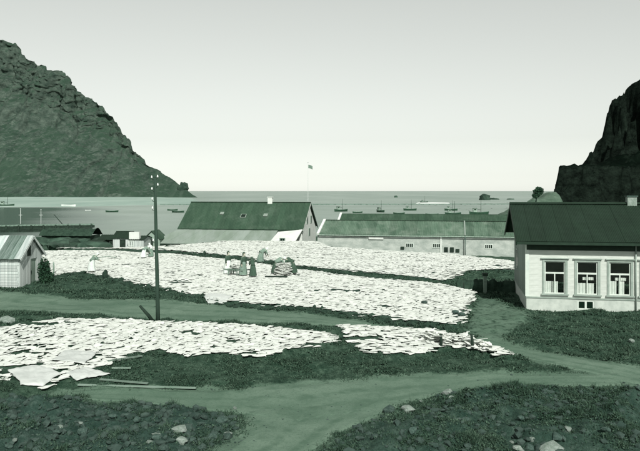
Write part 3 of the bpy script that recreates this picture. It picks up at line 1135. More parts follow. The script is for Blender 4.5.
MB().box(.0, HL, -.045, -.012, HE - .74, HE - .04).build('eave_shade_strip', M['dark_trim'], house)  # added dark strip, deepens the eave's shadow on the wall by colour
MB().tube([(along(635.5), -.09, HE - .3), (along(635.5), -.09, .1)], .04, 8).build('downpipe', M['trim'], house)
ch = MB()
cxp = next(x / 100 for x in range(0, 1300) if (HX + math.cos(ROT) * x / 100 - math.sin(ROT) * 3.5) / (HY + math.sin(ROT) * x / 100 + math.cos(ROT) * 3.5) * F + 320 > 631)
ch.box(cxp - .25, cxp + .25, HW / 2 - .25, HW / 2 + .25, HR - .4, HR + .46)
cho = ch.build('chimney', M['stone_pale'], house)
MB().box(cxp - .30, cxp + .30, HW / 2 - .30, HW / 2 + .30, HR + .46, HR + .53).build('chimney_cap', M['stone_grey'], cho)

# ------------------------------------------------------------------ gabled warehouse and its lean-to
d1 = 93.0
W0 = Q(302, 228.4, d1)                      # front right eave corner
WL, WW_, = 17.6, 9.6
wz = -1.7
wx, wy = W0.x - math.cos(ROT) * WL, W0.y - math.sin(ROT) * WL
we = W0.z - wz
wr = 6.2 - 11.8 * (d1 + 4.8) / F - wz
ware = empty('gabled_warehouse', (wx, wy, wz), ROT)
tag(ware, 'warehouse with green iron roof, three skylights and a white gable end', 'warehouse')
wb = MB()
wall_panel(wb, (0, 0), (1, 0), WL, we, .3)
wall_panel(wb, (WL, .3), (0, 1), WW_ - .6, we, .3)
wall_panel(wb, (WL, WW_), (-1, 0), WL, we, .3)
wall_panel(wb, (0, WW_ - .3), (0, -1), WW_ - .6, we, .3)
gable(wb, 0, WW_, we, wr - .1, 0, .3)
gable(wb, 0, WW_, we, wr - .1, WL - .3, .3)
wb.build('wall', M['white_paint'], ware)
ov = .35
s2 = (wr - we) / (WW_ / 2)
sheet_slope(ware, -ov, WL + .25, -ov, we - ov * s2 + .06, WW_ / 2, wr + .06, 22, M['roof_green'], 4, .02)
sheet_slope(ware, -ov, WL + .25, WW_ + ov, we - ov * s2 + .06, WW_ / 2, wr + .06, 22, M['roof_green'], 4, .02)
MB().bar((-ov, WW_ / 2, wr + .12), (WL + .25, WW_ / 2, wr + .12), .4, .04).build('ridge_cap', M['roof_green'], ware)
MB().box(-ov, WL + .2, -ov - .03, -ov - .002, we - ov * s2 - .16, we - ov * s2 + .03).build('eave_board', M['dark_trim'], ware)
for s_ in (1, -1):
    ya, yb = (-ov, WW_ / 2) if s_ > 0 else (WW_ + ov, WW_ / 2)
    MB().bar((WL + .22, ya, we - ov * s2 - .1), (WL + .22, yb, wr - .1), .06, .26).build('barge_board', M['dark_trim'] if s_ < 0 else M['white_paint'], ware)
for yy, zz in ((3.4, we + .55), (6.0, we + .55), (4.8, we - 1.2)):
    o = MB()
    o.box(WL + .002, WL + .05, yy - .5, yy + .5, zz - .08, zz + 1.0)
    fo = o.build('window', M['grey_boards'], ware)
    MB().box(WL + .052, WL + .058, yy - .38, yy + .38, zz, zz + .9).build('pane', M['dark_pane'], fo)
# skylights and chimney, placed along the slope


def on_slope(px, t):
    """x along the warehouse for a photo column at slope fraction t (eave 0, ridge 1)"""
    y = t * WW_ / 2
    best = None
    for i in range(0, 400):
        x = WL * i / 400
        X = wx + math.cos(ROT) * x - math.sin(ROT) * y
        Y = wy + math.sin(ROT) * x + math.cos(ROT) * y
        e = abs(X / Y * F + 320 - px)
        if best is None or e < best[0]: best = (e, x)
    return best[1]


for px, t, big in ((222, .52, .35), (243.5, .42, .62), (265.5, .46, .4)):
    x = on_slope(px, t)
    y = t * WW_ / 2
    z = we + t * (wr - we) + .10
    an = math.atan(s2)
    sk_ = MB().box(-big / 2 - .1, big / 2 + .1, -big / 2 - .1, big / 2 + .1, 0, .10)
    so = sk_.build('skylight', M['roof_pale'], ware, (x, y, z), (an, 0, 0))
    MB().box(-big / 2, big / 2, -big / 2, big / 2, .10, .11).build('pane', M['dark_pane'] if big > .5 else M['roof_pale'], so)
x = on_slope(270.5, 1.0)
co_ = MB().box(x - .33, x + .33, WW_ / 2 - .33, WW_ / 2 + .33, wr - .4, wr + .75).build('chimney', M['white_paint'], ware)
MB().box(x - .40, x + .40, WW_ / 2 - .40, WW_ / 2 + .40, wr + .75, wr + .87).build('chimney_cap', M['white_paint'], co_)

# lean-to with hipped left end
lean = empty('lean_to_store', (wx, wy, wz), ROT)
tag(lean, 'low lean-to store with a broad pale iron roof before the gabled warehouse', 'store')
ld = 4.6
le = we - .35 - 1.62
lt = we - .30
LR = along_x = WL - 3.3


def poly_sheet(parent, pts, mat, name='roof_sheet', th=.05):
    mb = MB()
    n = len(pts)
    mb.add(list(pts) + [(a, b, z - th) for a, b, z in pts], [tuple(range(n)), tuple(range(2 * n - 1, n - 1, -1))] + [(i, i + n, (i + 1) % n + n, (i + 1) % n) for i in range(n)])
    return mb.build(name, mat, parent)


nsh = 16
for i in range(nsh):
    xa, xb = -.3 + (LR + .3) * i / nsh, -.3 + (LR + .3) * (i + 1) / nsh - .01
    ba = -2.6 + (LR + 2.6) * i / nsh
    bb = -2.6 + (LR + 2.6) * (i + 1) / nsh - .01
    lf = .012 * (i % 2)
    poly_sheet(lean, [(ba, -ld, le + lf), (bb, -ld, le + lf), (xb, -.36, lt + lf), (xa, -.36, lt + lf)], M['roof_pale'])
poly_sheet(lean, [(-.31, -.36, lt), (-2.6, 1.4, le), (-2.6, -ld, le)], M['roof_pale'], 'hip_sheet')
wb = MB()
wall_panel(wb, (-2.3, -ld + .3), (1, 0), LR + 2.1, le - .06, .2)
wb.box(-2.3, -2.1, -ld + .5, 1.2, 0, le - .08)
wb.build('wall', M['grey_boards'], lean)
pm = MB().box(0, .06, 0, .03, 0, le - .12).mesh('plank')
pm.materials.append(M['grey_boards'])
for i in range(24):
    o = link('plank', pm, None, lean, (-2.25 + i * .36, -ld + .268, .02))
MB().box(-2.65, LR, -ld - .04, -ld - .003, le - .22, le - .01).build('eave_board', M['tarred'], lean)

# whitewashed annex at its right end
ann = empty('whitewashed_annex', (wx, wy, wz), ROT)
tag(ann, 'small whitewashed block with one dark window at the warehouse gable', 'annex')
wb = MB()
ax0, ax1 = LR + .05, WL + .1
wall_panel(wb, (ax0, -ld - .2), (1, 0), ax1 - ax0, le + .35, .25)
wb.box(ax0, ax0 + .25, -ld + .05, -.05, 0, le + .35)
wb.box(ax1 - .25, ax1, -ld + .05, -.05, 0, le + .35)
wb.build('wall', M['white_paint'], ann)
poly_sheet(ann, [(ax0 - .03, -ld - .24, le + .40), (ax1 + .03, -ld - .24, le + .48), (ax1 + .03, -.02, lt + .25), (ax0 - .03, -.02, lt - .1)], M['white_paint'], 'roof_slab', .1)
small_window(ann, ax0 + 1.7, .82 + .55, .62, .34, 2, M['grey_boards'], -ld - .2)

# flagpole by the gable
fp = Q(308, 203, 99.0)
fpo = empty('flagpole', (fp.x, fp.y, -1.7))
tag(fpo, 'thin white flagpole with a small flag above the warehouse gable', 'flagpole')
topz = Q(308, 163, 99.0).z + 1.7
MB().tube([(0, 0, 0), (0, 0, 5.5), (0, 0, topz)], [.055, .04, .016], 8).build('pole', M['rope_white'], fpo)
MB().lathe([(.02, 0), (.07, .04), (.07, .1), (.02, .14)], 8, (0, 0, topz)).build('finial', M['rope_white'], fpo)
mb = MB()
v, f = [], []
for i in range(9):
    t = i / 8
    for j in range(5):
        v.append((.04 + .62 * t, .10 * math.sin(t * 7) * t, topz - .25 - .5 * j / 4 - .22 * t * t))
for i in range(8):
    for j in range(4):
        f.append((i * 5 + j, (i + 1) * 5 + j, (i + 1) * 5 + j + 1, i * 5 + j + 1))
mb.add(v, f, True)
mb.build('flag', M['cloth_grey'], fpo)

# ------------------------------------------------------------------ the long warehouse and the one behind it
Lc = Q(317.5, 235, 84.5)
lz = -1.75
ll, lw = 29.0, 8.6
leh = Lc.z - lz + .18
lr_ = (CAMZ - (220.6 - HOR) * 88.5 / F) - lz
lon = empty('long_warehouse', (Lc.x, Lc.y, lz), ROT)
tag(lon, 'long limewashed stone warehouse with weathered green roof and small barred windows', 'warehouse')
wb = MB()
wall_panel(wb, (0, 0), (1, 0), ll, leh, .4)
wall_panel(wb, (ll, .4), (0, 1), lw - .8, leh, .4)
wall_panel(wb, (ll, lw), (-1, 0), ll, leh, .4)
wall_panel(wb, (0, lw - .4), (0, -1), lw - .8, leh, .4)
gable(wb, 0, lw, leh, lr_ - .08, 0, .4)
gable(wb, 0, lw, leh, lr_ - .08, ll - .4, .4)
wb.build('wall', M['limewash'], lon)
s3 = (lr_ - leh) / (lw / 2)
ov = .3
sheet_slope(lon, .28, ll + .2, -ov, leh - ov * s3 + .06, lw / 2, lr_ + .06, 34, M['roof_worn'], 4, .02)
sheet_slope(lon, .28, ll + .2, lw + ov, leh - ov * s3 + .06, lw / 2, lr_ + .06, 34, M['roof_worn'], 4, .02)
MB().bar((.28, lw / 2, lr_ + .11), (ll + .2, lw / 2, lr_ + .11), .34, .04).build('ridge_cap', M['roof_green'], lon)
for s_ in (1, -1):
    ya, yb = (-ov - .1, lw / 2) if s_ > 0 else (lw + ov + .1, lw / 2)
    MB().bar((.12, ya, leh - ov * s3 + .06), (.12, yb, lr_ + .10), .3, .24).build('verge_stone', M['white_paint'], lon)
MB().box(.28, ll + .2, -ov - .035, -ov - .003, leh - ov * s3 - .10, leh - ov * s3 + .02).build('eave_board', M['grey_boards'], lon)


def along_l(px, y=0.0):
    best = None
    for i in range(0, 1200):
        x = ll * i / 1200
        X = Lc.x + math.cos(ROT) * x - math.sin(ROT) * y
        Y = Lc.y + math.sin(ROT) * x + math.cos(ROT) * y
        e = abs(X / Y * F + 320 - px)
        if best is None or e < best[0]: best = (e, x)
    return best[1]


for px in (409.5, 436.5, 488.5):
    small_window(lon, along_l(px), leh - 1.50, .82, .42, 4, M['sash'], 0.0)
for px in (402.5, 446, 452, 457.5):
    xx = along_l(px)
    MB().box(xx - .22, xx + .22, -.12, -.003, leh - 1.75 - .25 * (px > 440), leh - 1.45 - .2 * (px > 455)).build('hatch', M['tarred'], lon)
xx = along_l(465)
MB().tube([(xx, -.42, .1), (xx, -.42, leh - .12)], .055, 8).build('downpipe', M['stone_grey'], lon)
MB().bar((xx, -ov - .02, leh - ov * s3 + .14), (xx, lw / 2, lr_ + .14), .16, .05).build('roof_seam', M['roof_pale'], lon)
xx = along_l(441)
MB().box(xx - .09, xx + .09, -.10, -.003, .2, leh - .2).build('buttress', M['white_paint'], lon)
xx = along_l(376)
MB().box(xx - .9, xx + .9, -.13, -.003, leh - .62, leh - .40).build('sign_board', M['white_paint'], lon)

Rc = Q(336, 226, 95.0)
rl_, rw = 31.0, 7.5
reh = 3.1
rr_ = (CAMZ - (214.2 - HOR) * 98.0 / F) - lz
rea = empty('rear_warehouse', (Rc.x, Rc.y, lz), ROT)
tag(rea, 'warehouse with plain green iron roof rising behind the long limewashed one', 'warehouse')
wb = MB()
wall_panel(wb, (0, 0), (1, 0), rl_, reh, .3)
wall_panel(wb, (rl_, .3), (0, 1), rw - .6, reh, .3)
wall_panel(wb, (rl_, rw), (-1, 0), rl_, reh, .3)
wall_panel(wb, (0, rw - .3), (0, -1), rw - .6, reh, .3)
gable(wb, 0, rw, reh, rr_ - .08, 0, .3)
gable(wb, 0, rw, reh, rr_ - .08, rl_ - .3, .3)
wb.build('wall', M['limewash'], rea)
s4 = (rr_ - reh) / (rw / 2)
sheet_slope(rea, .26, rl_, -.25, reh - .25 * s4 + .06, rw / 2, rr_ + .06, 36, M['roof_green'], 4, .02)
sheet_slope(rea, .26, rl_, rw + .25, reh - .25 * s4 + .06, rw / 2, rr_ + .06, 36, M['roof_green'], 4, .02)
for s_ in (1, -1):
    ya, yb = (-.3, rw / 2) if s_ > 0 else (rw + .3, rw / 2)
    MB().bar((.12, ya, reh - .25 * s4 + .08), (.12, yb, rr_ + .10), .28, .24).build('verge_stone', M['white_paint'], rea)

# ------------------------------------------------------------------ shed on the left
SH = P(19.5, 287.5)
shz = h1(SH.x, SH.y) - .05
shed = empty('board_shed', (SH.x, SH.y, shz), R(-3))
tag(shed, 'small weathered plank shed with pale roof and narrow gable door', 'shed')
sl2, sw2, se2, sr2 = 7.0, 3.1, 2.05, 3.25          # local: length to -x, gable faces +x
wb = MB()
wall_panel(wb, (-sl2, 0), (1, 0), sl2, se2, .12)
wall_panel(wb, (0, .12), (0, 1), sw2 - .24, se2, .12, [(1.35, 2.15, .0, 1.75)])
wall_panel(wb, (0, sw2), (-1, 0), sl2, se2, .12)
wall_panel(wb, (-sl2, sw2 - .12), (0, -1), sw2 - .24, se2, .12)
gable(wb, 0, sw2, se2, sr2 - .05, -.12, .12)
gable(wb, 0, sw2, se2, sr2 - .05, -sl2, .12)
wb.build('wall', M['pale_boards'], shed)
pmesh = {}
for i in range(11):                                  # horizontal planks on the long side
    z0 = .02 + i * .184
    key = i % 4
    if key not in pmesh:
        pmesh[key] = MB().box(0, sl2 - .02 - .05 * key, -.028, -.003, 0, .165).mesh('plank')
        pmesh[key].materials.append(M['pale_boards'])
    link('plank', pmesh[key], None, shed, (-sl2, -.004 * (i % 2), z0))
gm = {}
for i in range(13):                                  # upright planks on the gable
    y0 = .03 + i * .235
    ym = y0 + .105
    top = se2 + (sr2 - .12 - se2) * (1 - abs(ym - sw2 / 2) / (sw2 / 2)) - .02
    bot = 1.78 if 1.42 < ym < 2.3 else .02
    me = MB().box(.003, .026 + .006 * (i % 3), 0, .215, bot, top).mesh('plank')
    link('plank', me, M['pale_boards'], shed, (0, y0, 0))
s5 = (sr2 - se2) / (sw2 / 2)
for s_ in (1, -1):
    ya, yb = (-.25, sw2 / 2) if s_ > 0 else (sw2 + .25, sw2 / 2)
    me = None
    S = math.hypot(sw2 / 2 + .25, (sr2 - se2) * (1 + .5 / sw2))
    ang = math.atan(s5)
    for i in range(18):
        if me is None:
            me = MB().box(0, .40, 0, S, 0, .03).mesh('roof_board')
            me.materials.append(M['shed_roof'])
        o = bpy.data.objects.new('roof_board', me)
        COL.objects.link(o)
        o.parent = shed
        if s_ > 0 and i in (14, 15, 16):
            o.material_slots[0].link = 'OBJECT'
            o.material_slots[0].material = M['old_board']
        xx = -sl2 - .2 + i * .41
        zz = se2 - .25 * s5 + .04 + .02 * (i % 2)
        if s_ > 0:
            o.matrix_local = Matrix.Translation((xx, ya, zz)) @ Matrix.Rotation(ang, 4, 'X')
        else:
            o.matrix_local = Matrix.Translation((xx + .4, ya, zz)) @ Matrix.Rotation(math.pi, 4, 'Z') @ Matrix.Rotation(ang, 4, 'X')
    MB().bar((.20, ya, se2 - .25 * s5 - .02), (.20, yb, sr2 - .02), .04, .16).build('barge_board', M['pale_boards'], shed)
do = MB().box(-.07, -.03, 1.48, 2.26, .02, 1.74).build('door', M['grey_boards'], shed)
MB().box(-.028, .0, 1.58, 1.64, .8, 1.0).build('handle', M['tarred'], do)
MB().box(.034, .06, .98, 1.42, 2.0, 2.7).build('hatch', M['tarred'], shed)


# ------------------------------------------------------------------ lumpy bodies (stones, heaps)
def lump_mesh(seed, sub=2, rough=.35, flat=1.0, angular=True):
    bm = bmesh.new()
    bmesh.ops.create_icosphere(bm, subdivisions=sub, radius=1.0)
    co = np.array([v.co[:] for v in bm.verts])
    d = 1 + rough * fbm(co[:, 0] * 1.1 + seed * 7.3, co[:, 1] * 1.1, co[:, 2] * 1.1 + seed, oct=3, seed=seed)
    if angular:
        rs = np.random.default_rng(seed)
        for _ in range(7):
            n = rs.normal(size=3)
            n /= np.linalg.norm(n)
            k_ = rs.uniform(.6, .9)
            over = np.maximum(0, (co * d[:, None]) @ n - k_)
            co = (co * d[:, None] - over[:, None] * n)
            d = np.ones(len(co))
    co = co * d[:, None]
    co[:, 2] *= flat
    for v, q in zip(bm.verts, co):
        v.co = q
    me = bpy.data.meshes.new('lump')
    bm.to_mesh(me)
    bm.free()
    me.polygons.foreach_set('use_smooth', [not angular] * len(me.polygons))
    return me


o = MB().tube([(0, 0, -.2), (.02, 0, .6), (0, .02, 1.0)], [.06, .055, .05], 7).build('fence_post', M['plank'], None, tuple(P(53.5, 276)))
tag(o, 'short grey post standing by the dark shrub', 'post')

# ------------------------------------------------------------------ telegraph pole and its prop
pp = P(158.2, 322)
ptop = Q(154.8, 177.5, pp.y + .1)
pole = empty('telegraph_pole', (pp.x, pp.y, h1(pp.x, pp.y)))
tag(pole, 'tall dark wooden telegraph pole with white insulators beside the track', 'pole')
dx, dy, dz = ptop.x - pp.x, .1, ptop.z - h1(pp.x, pp.y)
MB().tube([(0, 0, -.4), (dx * .25, dy * .25, dz * .25), (dx * .6, dy * .6, dz * .6), (dx, dy, dz)], [.10, .095, .08, .065], 12).build('shaft', M['pole_wood'], pole)
MB().lathe([(.068, 0), (.058, .04), (.01, .08)], 12, (dx, dy, dz)).build('cap', M['pole_wood'], pole)
for py_, sd in ((178.5, -1), (177.8, 1), (190, -1), (200, -1), (209, -1), (241, -1), (186, 1)):
    t = (322 - py_) / (322 - 177.5)
    z = dz * t
    xc = dx * t
    br = MB().tube([(xc + sd * .06, dy * t - .03, z - .06), (xc + sd * .13, dy * t - .03, z - .04), (xc + sd * .14, dy * t - .03, z + .06)], .012, 6)
    bo = br.build('bracket', M['tarred'], pole)
    MB().lathe([(.022, -.02), (.038, 0), (.034, .045), (.02, .055), (.028, .08), (.015, .10)], 10, (xc + sd * .14, dy * t - .03, z + .04)).build('insulator', M['porcelain'], bo)
a = P(155.5, 321.5)
b = Q(140, 304.5, a.y - .6)
mid = (a + b) / 2 + Vector((.07, 0, -.09))
o = MB().tube([(0, 0, -.15), tuple(mid - a), tuple(b - a)], [.10, .085, .06], 9).build('leaning_timber', M['tarred'], None, (a.x, a.y, h1(a.x, a.y)))
tag(o, 'short dark crooked timber leaning out beside the telegraph pole foot', 'timber')


# ------------------------------------------------------------------ split cod
def fish_template(detail=True):
    """split cod, head end at -x; returns verts, faces (tri)"""
    out = [(-.27, .0), (-.30, .12), (-.22, .175), (-.06, .155), (.10, .085), (.25, .028), (.34, .07), (.31, .0), (.34, -.07), (.25, -.028), (.10, -.085), (-.06, -.155), (-.22, -.175), (-.30, -.12)]
    if not detail:
        out = [(-.28, .0), (-.27, .16), (-.05, .155), (.22, .03), (.33, .06), (.33, -.06), (.22, -.03), (-.05, -.155), (-.27, -.16)]
    n = len(out)
    v, f = [], []
    for x, y in out:
        v.append((x, y, .010 - .10 * y * y))
    mid = [(-.15, 0, .020), (.06, 0, .017)]
    v += mid
    a, b = n, n + 1
    for i in range(n):
        j = (i + 1) % n
        xm = (out[i][0] + out[j][0]) / 2
        f.append((j, i, a if xm < -.04 else b))
    # join of the two fans
    tops = [i for i in range(n)]
    # find edges where the fan changes
    for i in range(n):
        j = (i + 1) % n
        k_ = (i - 1) % n
        m1 = (out[k_][0] + out[i][0]) / 2 < -.04
        m2 = (out[i][0] + out[j][0]) / 2 < -.04
        if m1 != m2:
            f.append((i, a, b) if m1 else (i, b, a))
    s0 = len(v)
    v += [(x, y, -.006) for x, y in out]
    for i in range(n):
        j = (i + 1) % n
        f.append((i, j, s0 + j))
        f.append((i, s0 + j, s0 + i))
    V = np.array(v)
    Fc = np.array(f)
    # make the top face up
    for q in range(len(Fc)):
        p0, p1, p2 = V[Fc[q]]
        nn = np.cross(p1 - p0, p2 - p0)
        cen = (p0 + p1 + p2) / 3
        ref = np.array([cen[0] * .3, cen[1], 1.0 if min(p0[2], p1[2], p2[2]) > 0 else .0])
        if nn @ ref < 0:
            Fc[q] = Fc[q][::-1]
    return V, Fc


def scatter(poly, sp_, edge=.05, seed=1, holes=.0):
    xs_ = [p[0] for p in poly]
    ys_ = [p[1] for p in poly]
    rs = np.random.default_rng(seed)
    gx_, gy_ = np.meshgrid(np.arange(min(xs_), max(xs_), sp_), np.arange(min(ys_), max(ys_), sp_ * .9))
    gx_ = gx_ + (np.arange(gx_.shape[0]) % 2)[:, None] * sp_ * .5
    x = gx_.ravel() + rs.uniform(-.42, .42, gx_.size) * sp_
    y = gy_.ravel() + rs.uniform(-.42, .42, gx_.size) * sp_
    ok = dist_poly(x, y, poly) > edge + .12 * fbm(x * .9, y * .9, oct=2, seed=seed)
    if holes:
        ok &= fbm(x * .55, y * .9, oct=3, seed=seed + 5) < 1.15 - holes
    return x[ok], y[ok]


TARPS = [[(52, 366), (66, 355.5), (97, 357), (84, 371)], [(8, 377), (28, 372), (50, 374), (62, 380), (42, 391), (20, 390.5)], [(66, 380), (84, 373.5), (110, 377.5), (76, 385)]]
tarpw = [wp(t) for t in TARPS]
xs1, ys1 = scatter(FISH_NEAR, .268, .0, 3, .33)
keep = np.ones(len(xs1), bool)
for t in tarpw:
    keep &= dist_poly(xs1, ys1, t) < -.08
xs1, ys1 = xs1[keep], ys1[keep]
xs2, ys2 = scatter(FISH_MID, .295, .0, 4, .48)
xs3, ys3 = scatter(FISH_LOW, .272, .0, 5, .20)
xs4, ys4 = scatter(FISH_TOP, .29, .0, 6, .12)
# beds beyond the frame's left edge stay unbuilt far out
def attrs(x, y, seed, base):
    rs = np.random.default_rng(seed)
    n = len(x)
    return dict(x=x, y=y, a=base + .8 * fbm(x * .4, y * .4, oct=2, seed=seed) + rs.normal(0, .38, n) + np.pi * (rs.random(n) < .5), s=rs.uniform(.58, 1.0, n), ry=rs.normal(0, .045, n), rx=rs.normal(0, .06, n), dz=rs.uniform(.005, .035, n))
A1 = attrs(xs1, ys1, 3, .75)
A2 = attrs(xs2, ys2, 4, .1)
A3 = attrs(xs3, ys3, 5, .3)
A4 = attrs(xs4, ys4, 6, .1)
near = {k_: np.concatenate([A1[k_], A2[k_]]) for k_ in A1}
far = {k_: np.concatenate([A3[k_], A4[k_]]) for k_ in A1}
far['rx'] *= .5
far['ry'] *= .5
far['dz'] *= .6
nz = hbase(near['x'], near['y'])
fz = hbase(far['x'], far['y'])
vis = (np.abs(near['x'] / near['y']) * F < 318)
order = np.argsort(np.where(vis, near['y'], 999))
single = order[:300]
rest = np.setdiff1d(np.arange(len(near['x'])), single)
TV, TF = fish_template(True)
SV, SF = fish_template(False)


def fish_verts(T, A, z, idx):
    v = np.repeat(T[None], len(idx), 0) * A['s'][idx][:, None, None]
    # dried fish warp: bend along the body
    bend = RNG.normal(0, .22, len(idx))[:, None]
    v[:, :, 2] += bend * v[:, :, 0] ** 2 + RNG.normal(0, .25, len(idx))[:, None] * v[:, :, 0] * v[:, :, 1]
    cy_, sy_ = np.cos(A['ry'][idx])[:, None], np.sin(A['ry'][idx])[:, None]
    x, y, zz = v[..., 0], v[..., 1], v[..., 2]
    x, zz = x * cy_ + zz * sy_, -x * sy_ + zz * cy_
    cx_, sx_ = np.cos(A['rx'][idx])[:, None], np.sin(A['rx'][idx])[:, None]
    y, zz = y * cx_ - zz * sx_, y * sx_ + zz * cx_
    ca, sa = np.cos(A['a'][idx])[:, None], np.sin(A['a'][idx])[:, None]
    return np.stack([x * ca - y * sa, x * sa + y * ca, zz], -1), np.stack([A['x'][idx], A['y'][idx], z[idx] + A['dz'][idx] + .02], -1)


vv_, oo_ = fish_verts(TV, near, nz, single)
variants = []
for i in range(24):
    me = np_mesh('split_cod', vv_[i], TF, False)
    me.materials.append(M['fish'])
    variants.append(me)
for i, q in enumerate(single):
    me = variants[i % 24]
    o = bpy.data.objects.new('split_cod', me)
    COL.objects.link(o)
    o.location = oo_[i]
    o.rotation_euler = (0, 0, float(near['a'][q] - near['a'][single[i % 24]]))
    tag(o, 'white split cod laid flat at the near edge of the closest drying patch', 'fish', 'split cod along the near edge of the closest drying patch')
Vs, Fs, off = [], [], 0
for T, TFc, A, z, idx in ((TV, TF, near, nz, rest), (SV, SF, far, fz, np.arange(len(far['x'])))):
    v, o_ = fish_verts(T, A, z, idx)
    v = v + o_[:, None, :]
    n, m = v.shape[:2]
    Vs.append(v.reshape(-1, 3))
    Fs.append((TFc[None] + (np.arange(n) * m)[:, None, None]).reshape(-1, 3) + off)
    off += n * m
o = link('drying_cod', np_mesh('drying_cod', np.concatenate(Vs), np.concatenate(Fs), False), M['fish'])
tag(o, 'thousands of white split cod spread over the drying fields', 'fish', kind='stuff')
print('fish', len(single), len(rest), len(far['x']))


# canvas sheets over part of the fish
def cloth(poly, seed, label, bulge=.14, name='canvas_sheet', mat='canvas'):
    xs_ = [p[0] for p in poly]
    ys_ = [p[1] for p in poly]
    cx_, cy_ = sum(xs_) / len(xs_), sum(ys_) / len(ys_)
    nr, na = 16, 64
    V = [(0, 0, bulge + .06)]
    zb = h1(cx_, cy_)
    pts = []
    for i in range(na):
        t = i / na * len(poly)
        k_ = int(t)
        f_ = t - k_
        a, b = poly[k_ % len(poly)], poly[(k_ + 1) % len(poly)]
        pts.append((a[0] * (1 - f_) + b[0] * f_, a[1] * (1 - f_) + b[1] * f_))
    X, Y, S = [], [], []
    for r in range(1, nr + 1):
        s = r / nr
        for p in pts:
            X.append(p[0] * s + cx_ * (1 - s)); Y.append(p[1] * s + cy_ * (1 - s)); S.append(s)
    X, Y, S = map(np.array, (X, Y, S))
    j = .05 * S ** 6
    X2 = X + j * fbm(X * 2.2, Y * 2.2, oct=2, seed=seed)
    Y2 = Y + j * fbm(X * 2.2, Y * 2.2, oct=2, seed=seed + 3)
    gz = hbase(X2, Y2)
    Z = gz - zb + .075 - .025 * S ** 14 + bulge * (1 - S ** 4) + .022 * fbm(X * 1.5, Y * 1.5, oct=4, seed=seed + 7) * (1.15 - S) + .03 * np.abs(fbm(X * 3.2 + Y * 1.3, Y * 1.1, oct=3, seed=seed + 8))
    V = np.concatenate([[[0, 0, Z[:na].mean()]], np.stack([X2 - cx_, Y2 - cy_, Z], 1)])
    f = []
    for i in range(na):
        f.append((0, 1 + i, 1 + (i + 1) % na, 1 + (i + 1) % na))
    Fc = [(0, 1 + i, 1 + (i + 1) % na) for i in range(na)]
    for r in range(nr - 1):
        for i in range(na):
            a, b = 1 + r * na + i, 1 + r * na + (i + 1) % na
            Fc += [(a, a + na, b + na), (a, b + na, b)]
    o = link(name, np_mesh(name, V, np.array(Fc), True), M[mat], None, (cx_, cy_, zb))
    sol = o.modifiers.new('thickness', 'SOLIDIFY')
    sol.thickness = .012
    sol.offset = 1
    tag(o, label, 'canvas', 'canvas sheets covering the cod')
    return o


cloth(tarpw[0], 91, 'pale smooth canvas sheet lying flat amid the nearest cod', .004)
cloth(tarpw[1], 92, 'large crumpled canvas sheet at the near corner of the closest cod patch', .012)
cloth(tarpw[2], 93, 'narrow crumpled canvas strip beside the planks at the cod patch edge', .006)
o = cloth(wp([(203, 300), (210, 296.5), (232, 298.5), (226, 304.5), (208, 304)]), 94, 'pale canvas sheet at the far edge of the dirt track', .012)

# covered stacks of cod at the end of the middle patch
for px, py, s, lab in ((430, 343, (.62, .5, .34), 'low rounded heap of cod left of the dark stake'), (441, 347, (.55, .45, .42), 'white cod heap just left of the dark stake'),
                       (452, 347, (.6, .5, .38), 'white cod heap between the dark stakes'), (464, 346, (.7, .5, .34), 'broad white cod heap left of the second stake'),
                       (478, 350, (.7, .45, .28), 'low cod heap right of the second stake'), (490, 353.5, (.6, .4, .22), 'smallest cod heap at the tapering end of the patch')):
    p = P(px, py)
    zb = h1(p.x, p.y)
    root = empty('cod_heap', (p.x, p.y, zb), random.uniform(0, 3))
    tag(root, lab, 'fish heap', 'small cod heaps at the end of the middle patch')
    rs = random.Random(px)
    nf = 26 if px < 470 else 13
    for i in range(nf):
        t = i / nf
        r_ = (1 - t) ** .6
        a = rs.uniform(0, 6.28)
        o = bpy.data.objects.new('split_cod', variants[rs.randrange(24)])
        COL.objects.link(o)
        o.parent = root
        o.location = (math.cos(a) * r_ * s[0] * .7, math.sin(a) * r_ * s[1] * .7, .04 + t * s[2])
        o.rotation_euler = (rs.uniform(-.3, .3), rs.uniform(-.3, .3), a + rs.uniform(-.5, .5))
for px, py, hh, lab in ((440.5, 349, .5, 'short dark stake among the cod heaps'), (471.5, 351, .55, 'dark forked stake near the last cod heaps')):
    p = P(px, py)
    o = MB().tube([(0, 0, -.2), (.03, 0, hh * .5), (0, .02, hh)], [.065, .06, .05], 8).build('stake', M['tarred'], None, (p.x, p.y, h1(p.x, p.y)))
    tag(o, lab, 'stake')

# planks lying at the edge of the near track
for (a, b, lab) in (((78, 387), (196, 387.6), 'long grey plank lying along the track edge'), ((100, 384.5), (148, 386), 'shorter grey plank behind the long plank at the track'),
                    ((108, 367), (142, 361.5), 'slanting plank at the cod patch edge'), ((112, 372), (131, 371), 'short plank beside the slanting plank')):
    A_, B_ = P(*a), P(*b)
    za, zb = h1(A_.x, A_.y) + .07, h1(B_.x, B_.y) + .07
    mb = MB().bar((0, 0, 0), (B_.x - A_.x, B_.y - A_.y, zb - za), .10, .04)
    tag(mb.build('plank', M['plank'], None, (A_.x, A_.y, za)), lab, 'plank', 'planks left by the closest cod patch')

# ------------------------------------------------------------------ stones
lumps = [lump_mesh(100 + i, 2, .35, .7) for i in range(10)]
lumps_p = []
for me in lumps:
    m2 = me.copy()
    m2.materials.append(M['stone_pale'])
    lumps_p.append(m2)
    me.materials.append(M['stone_grey'])


